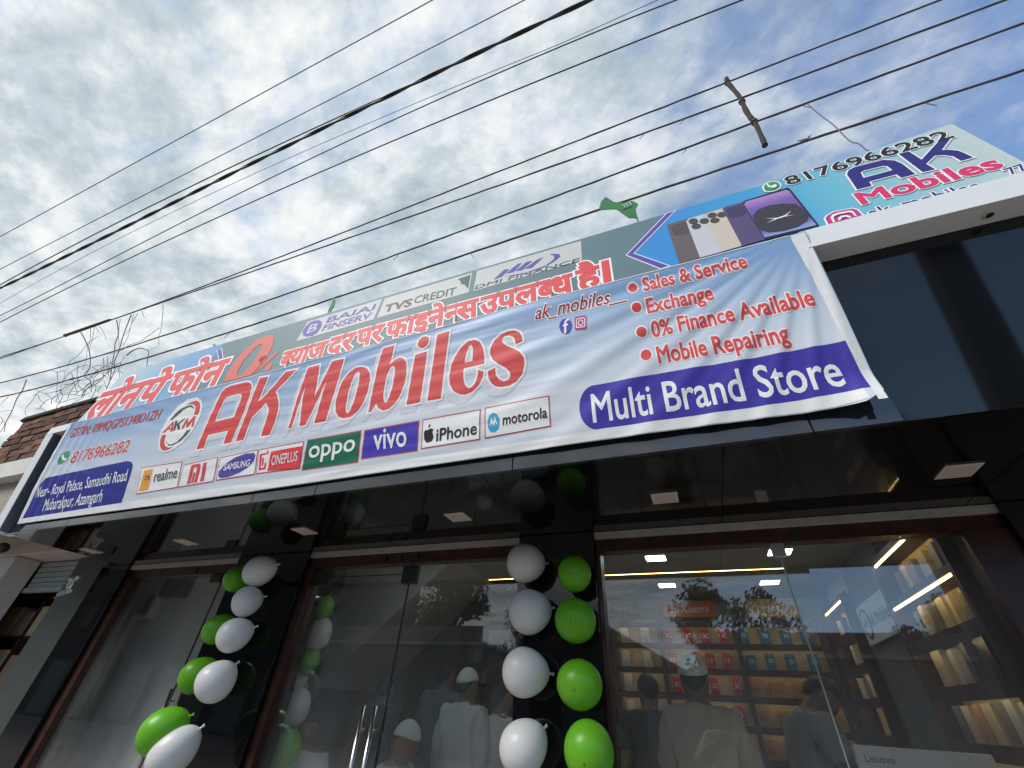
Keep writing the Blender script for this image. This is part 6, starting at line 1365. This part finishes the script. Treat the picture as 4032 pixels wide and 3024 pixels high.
np_('back_wall', MB().box(-14, -6.32, 4.6, 4.7, 0, 2.735), 'plaster_beige')
np_('front_wall', MB().box(-14, -8.305, 2.8, 3.0, 0, 2.735), 'plaster_white')
np_('end_wall', MB().box(-14.2, -14.001, 2.8, 4.7, 0, 2.735), 'plaster_beige')
np_('room_floor', MB().box(-14, -6.32, 3.01, 4.59, 0.1, 0.12), 'plaster_beige')
np_('room_ceiling', MB().box(-14, -6.32, 3.401, 4.7, 2.74, 2.8), 'plaster_beige')
# goods in the neighbour's shop
rk = empty('goods_rack', (-7.45, 3.45, 0.12)); tag(rk, 'wooden rack of cartons inside the neighbouring shop', 'rack')
for x in (-0.75, 0, 0.75):
    MB().box(x - 0.02, x + 0.02, -0.2, 0.2, 0, 2.3).build('upright', MATS['wood_shelf'], rk)
for z in (0.5, 0.95, 1.4, 1.85, 2.28):
    MB().box(-0.73, 0.73, -0.2, 0.2, z - 0.025, z).build('shelf_board', MATS['wood_shelf'], rk)
cc_ = [mat('carton_tan', (0.48, 0.34, 0.22), 0.8, var=0.1), mat('carton_brown', (0.34, 0.22, 0.15), 0.8, var=0.1), mat('carton_yellow', (0.50, 0.42, 0.24), 0.8)]
for r_, z in enumerate((0.5, 0.95, 1.4, 1.85)):
    for k in range(4):
        x = -7.45 - 0.55 + 0.36 * k
        o = bx('carton', cc_[(r_ + k) % 3], None, x - 0.15, x + 0.15, 3.27, 3.60, 0.122 + z, 0.122 + z + 0.26 + 0.05 * ((r_ + k) % 2))
        tag(o, '%s carton, %s from left on the %s shelf of the neighbouring shop' % (('tan', 'brown', 'yellowish')[(r_ + k) % 3], ORD[k], ('lowest', 'second', 'third', 'top')[r_]), 'carton', 'cartons in the neighbouring shop')
# pipe end with wires, crumpled plastic
pp = empty('pipe_end', (-6.98, 2.40, 2.70)); tag(pp, 'black open pipe end with loose wires at the neighbour wall', 'pipe')
MB().tube([(0, 0, 0), (-0.25, 0.09, 0.04)], 0.055, 18).build('pipe', mat('pipe_black', (0.03, 0.03, 0.03), 0.5), pp, smooth=True)
for k in range(4):
    MB().tube(dense([(0, 0.0, 0.01 * k), (-0.15, -0.05, -0.02 - 0.02 * k), (-0.4, -0.05, -0.10 - 0.05 * k), (-0.9, 0, -0.18 - 0.10 * k)], 4), 0.006, 6).build('wire', mat('wire_red', (0.16, 0.05, 0.04), 0.6), pp, smooth=True)
pl = empty('plastic_bag', (-6.27, 2.86, 2.35)); tag(pl, 'crumpled shiny plastic bag stuck in the corner by the black pillar', 'plastic bag')
v_ = []
for i in range(9):
    for k in range(7):
        v_.append((0.20 * (i / 8 - 0.5) + random.uniform(-.02, .02), random.uniform(-.035, .035), 0.17 * (k / 6 - 0.5) + 0.06 * (i / 8) + random.uniform(-.02, .02)))
MB().add(v_, [(i * 7 + k, (i + 1) * 7 + k, (i + 1) * 7 + k + 1, i * 7 + k + 1) for i in range(8) for k in range(6)]).build('sheet', mat('film', (0.55, 0.57, 0.58), 0.12, spec=0.8), pl)
# ================================================================ across the street (seen only as reflections)
def house(x, y, w, d, h, wc, label, gable=False, rz=0.0):
    e = empty('house', (x, y, 0), rz); tag(e, label, 'house', 'houses across the street')
    wm = mat('wallpaint_%d_%d_%d' % tuple(int(c * 100) for c in wc), wc, 0.9, var=0.12, vscale=1.2)
    MB().box(-w / 2, w / 2, -d / 2, d / 2, 0, h).build('wall', wm, e)
    if gable:
        MB().prism([(-w / 2 - 0.3, d / 2 + 0.3, h), (w / 2 + 0.3, d / 2 + 0.3, h), (0, d / 2 + 0.3, h + w * 0.28)], (0, -d - 0.6, 0)).build('roof', mat('roof_tin', (0.12, 0.10, 0.09), 0.7, var=0.2), e)
    else:
        MB().box(-w / 2 - 0.15, w / 2 + 0.15, -d / 2 - 0.15, d / 2 + 0.15, h, h + 0.12).build('roof', MATS['concrete'], e)
        MB().box(-w / 2, w / 2, d / 2 - 0.12, d / 2, h + 0.12, h + 0.7).build('parapet', wm, e)
    nf = max(1, int(h // 3)); nwn = max(2, int(w // 2.2))
    for f in range(nf):
        for k in range(nwn):
            cx = -w / 2 + (k + 0.5) * w / nwn
            if f == 0:
                MB().box(cx - 0.85, cx + 0.85, d / 2 + 0.002, d / 2 + 0.05, 0.1, 2.4).build('shop_shutter', mat('shutter_grey', (0.16, 0.18, 0.19), 0.6), e)
            else:
                w_ = MB().box(cx - 0.5, cx + 0.5, d / 2 + 0.002, d / 2 + 0.04, f * 3 + 0.9, f * 3 + 2.1).build('window', MATS['wood_shelf'], e)
                MB().box(cx - 0.42, cx + 0.42, d / 2 + 0.042, d / 2 + 0.05, f * 3 + 0.98, f * 3 + 2.02).build('pane', MATS['box_black'], w_)
    return e
house(-22.5, -15.5, 12, 8, 8.2, (0.06, 0.055, 0.05), 'tall drab house on the left across the street')
house(-35.5, -15.0, 13, 8, 8.6, (0.06, 0.056, 0.05), 'tallest house at the far left end of the street')
house(-12.4, -16.0, 8, 8, 3.5, (0.17, 0.15, 0.12), 'flat-roofed house across the street opposite the door')
house(-4.2, -16.2, 8.6, 8, 2.3, (0.13, 0.09, 0.07), 'low gabled shed across the street', gable=True)
house(4.5, -16.0, 9.4, 8, 3.3, (0.18, 0.16, 0.14), 'low house across the street on the right')
house(15.0, -15.5, 11, 8, 4.4, (0.16, 0.13, 0.11), 'brown house far right across the street')
house(27.0, -15.5, 11, 8, 7.6, (0.16, 0.14, 0.12), 'tall house at the far right end of the street')
up_ = empty('utility_pole', (3.02, -1.0, 0)); tag(up_, 'concrete utility pole beside the road, mirrored in the dark fascia', 'pole')
MB().hexa([(-0.18, -0.11, 0), (0.18, -0.11, 0), (0.18, 0.11, 0), (-0.18, 0.11, 0), (-0.13, -0.09, 8.8), (0.13, -0.09, 8.8), (0.13, 0.09, 8.8), (-0.13, 0.09, 8.8)]).build('shaft', mat('pole_concrete', (0.06, 0.056, 0.05), 0.9, var=0.2), up_, bevel=0.02)
for z in (6.6, 7.2, 7.8):
    MB().box(-0.04, 0.04, -0.6, 1.6, z, z + 0.07).build('cross_arm', MATS['dark_steel'], up_)
leaf_m = mat('leaf_dark', (0.035, 0.060, 0.018), 0.7, var=0.4, vscale=0.9)
def tree(x, y, h, rad, label, seed, nleaf=5200):
    rnd = random.Random(seed)
    e = empty('tree', (x, y, 0)); tag(e, label, 'tree', 'trees across the street')
    tr = MB()
    tr.tube([(0, 0, 0), (0.1, 0.05, h * 0.25), (0.0, 0.1, h * 0.5), (0.15, 0, h * 0.8)], [0.28, 0.22, 0.15, 0.05], 10)
    tr.build('trunk', MATS['bark'], e, smooth=True)
    blobs = []
    for k in range(15):
        a = rnd.uniform(0, 6.28); rr = rad * rnd.uniform(0.1, 0.85); zz_ = h * rnd.uniform(0.45, 0.93)
        rr *= 1.15 - max(0, (zz_ / h - 0.55)) * 1.6
        blobs.append((rr * math.cos(a), rr * math.sin(a), zz_, rad * rnd.uniform(0.25, 0.48)))
        MB().tube([(0.05, 0.05, h * 0.35 + 0.2 * k / 15 * h), (blobs[-1][0] * 0.5, blobs[-1][1] * 0.5, zz_ * 0.85), blobs[-1][:3]], [0.09, 0.05, 0.02], 6).build('limb', MATS['bark'], e, smooth=True)
    vs, fs = [], []
    for i in range(nleaf):
        b = blobs[rnd.randrange(len(blobs))]
        u = Vector((rnd.gauss(0, 1), rnd.gauss(0, 1), rnd.gauss(0, 0.8))).normalized() * (b[3] * rnd.random() ** 0.45)
        c = Vector(b[:3]) + u
        n = Vector((rnd.gauss(0, 1), rnd.gauss(0, 1), rnd.gauss(0, 1))).normalized()
        t = n.orthogonal().normalized(); bt = n.cross(t); s = rnd.uniform(0.07, 0.16)
        o = len(vs)
        vs += [c - t * s, c + bt * s * 0.5, c + t * s, c - bt * s * 0.5]; fs.append((o, o + 1, o + 2, o + 3))
    cr = MB().add(vs, fs).build('crown', leaf_m, e); cr['kind'] = 'stuff'
tree(-15.0, -21, 8.9, 3.0, 'tall leafy tree across the street opposite the door', 3, 8000)
tree(-9.6, -22, 6.6, 2.3, 'lower leafy tree right of the tall tree across the street', 6)
tree(0.2, -21, 7.5, 2.2, 'leafy tree across the street opposite the right window', 5)
tree(2.8, -21.5, 7.2, 2.4, 'second leafy tree across the street on the right', 8)
tree(-21, -22.5, 7.2, 2.4, 'leafy tree behind the tall house across the street', 11)
tree(10.5, -22, 6.6, 2.6, 'leafy tree far right across the street', 14)
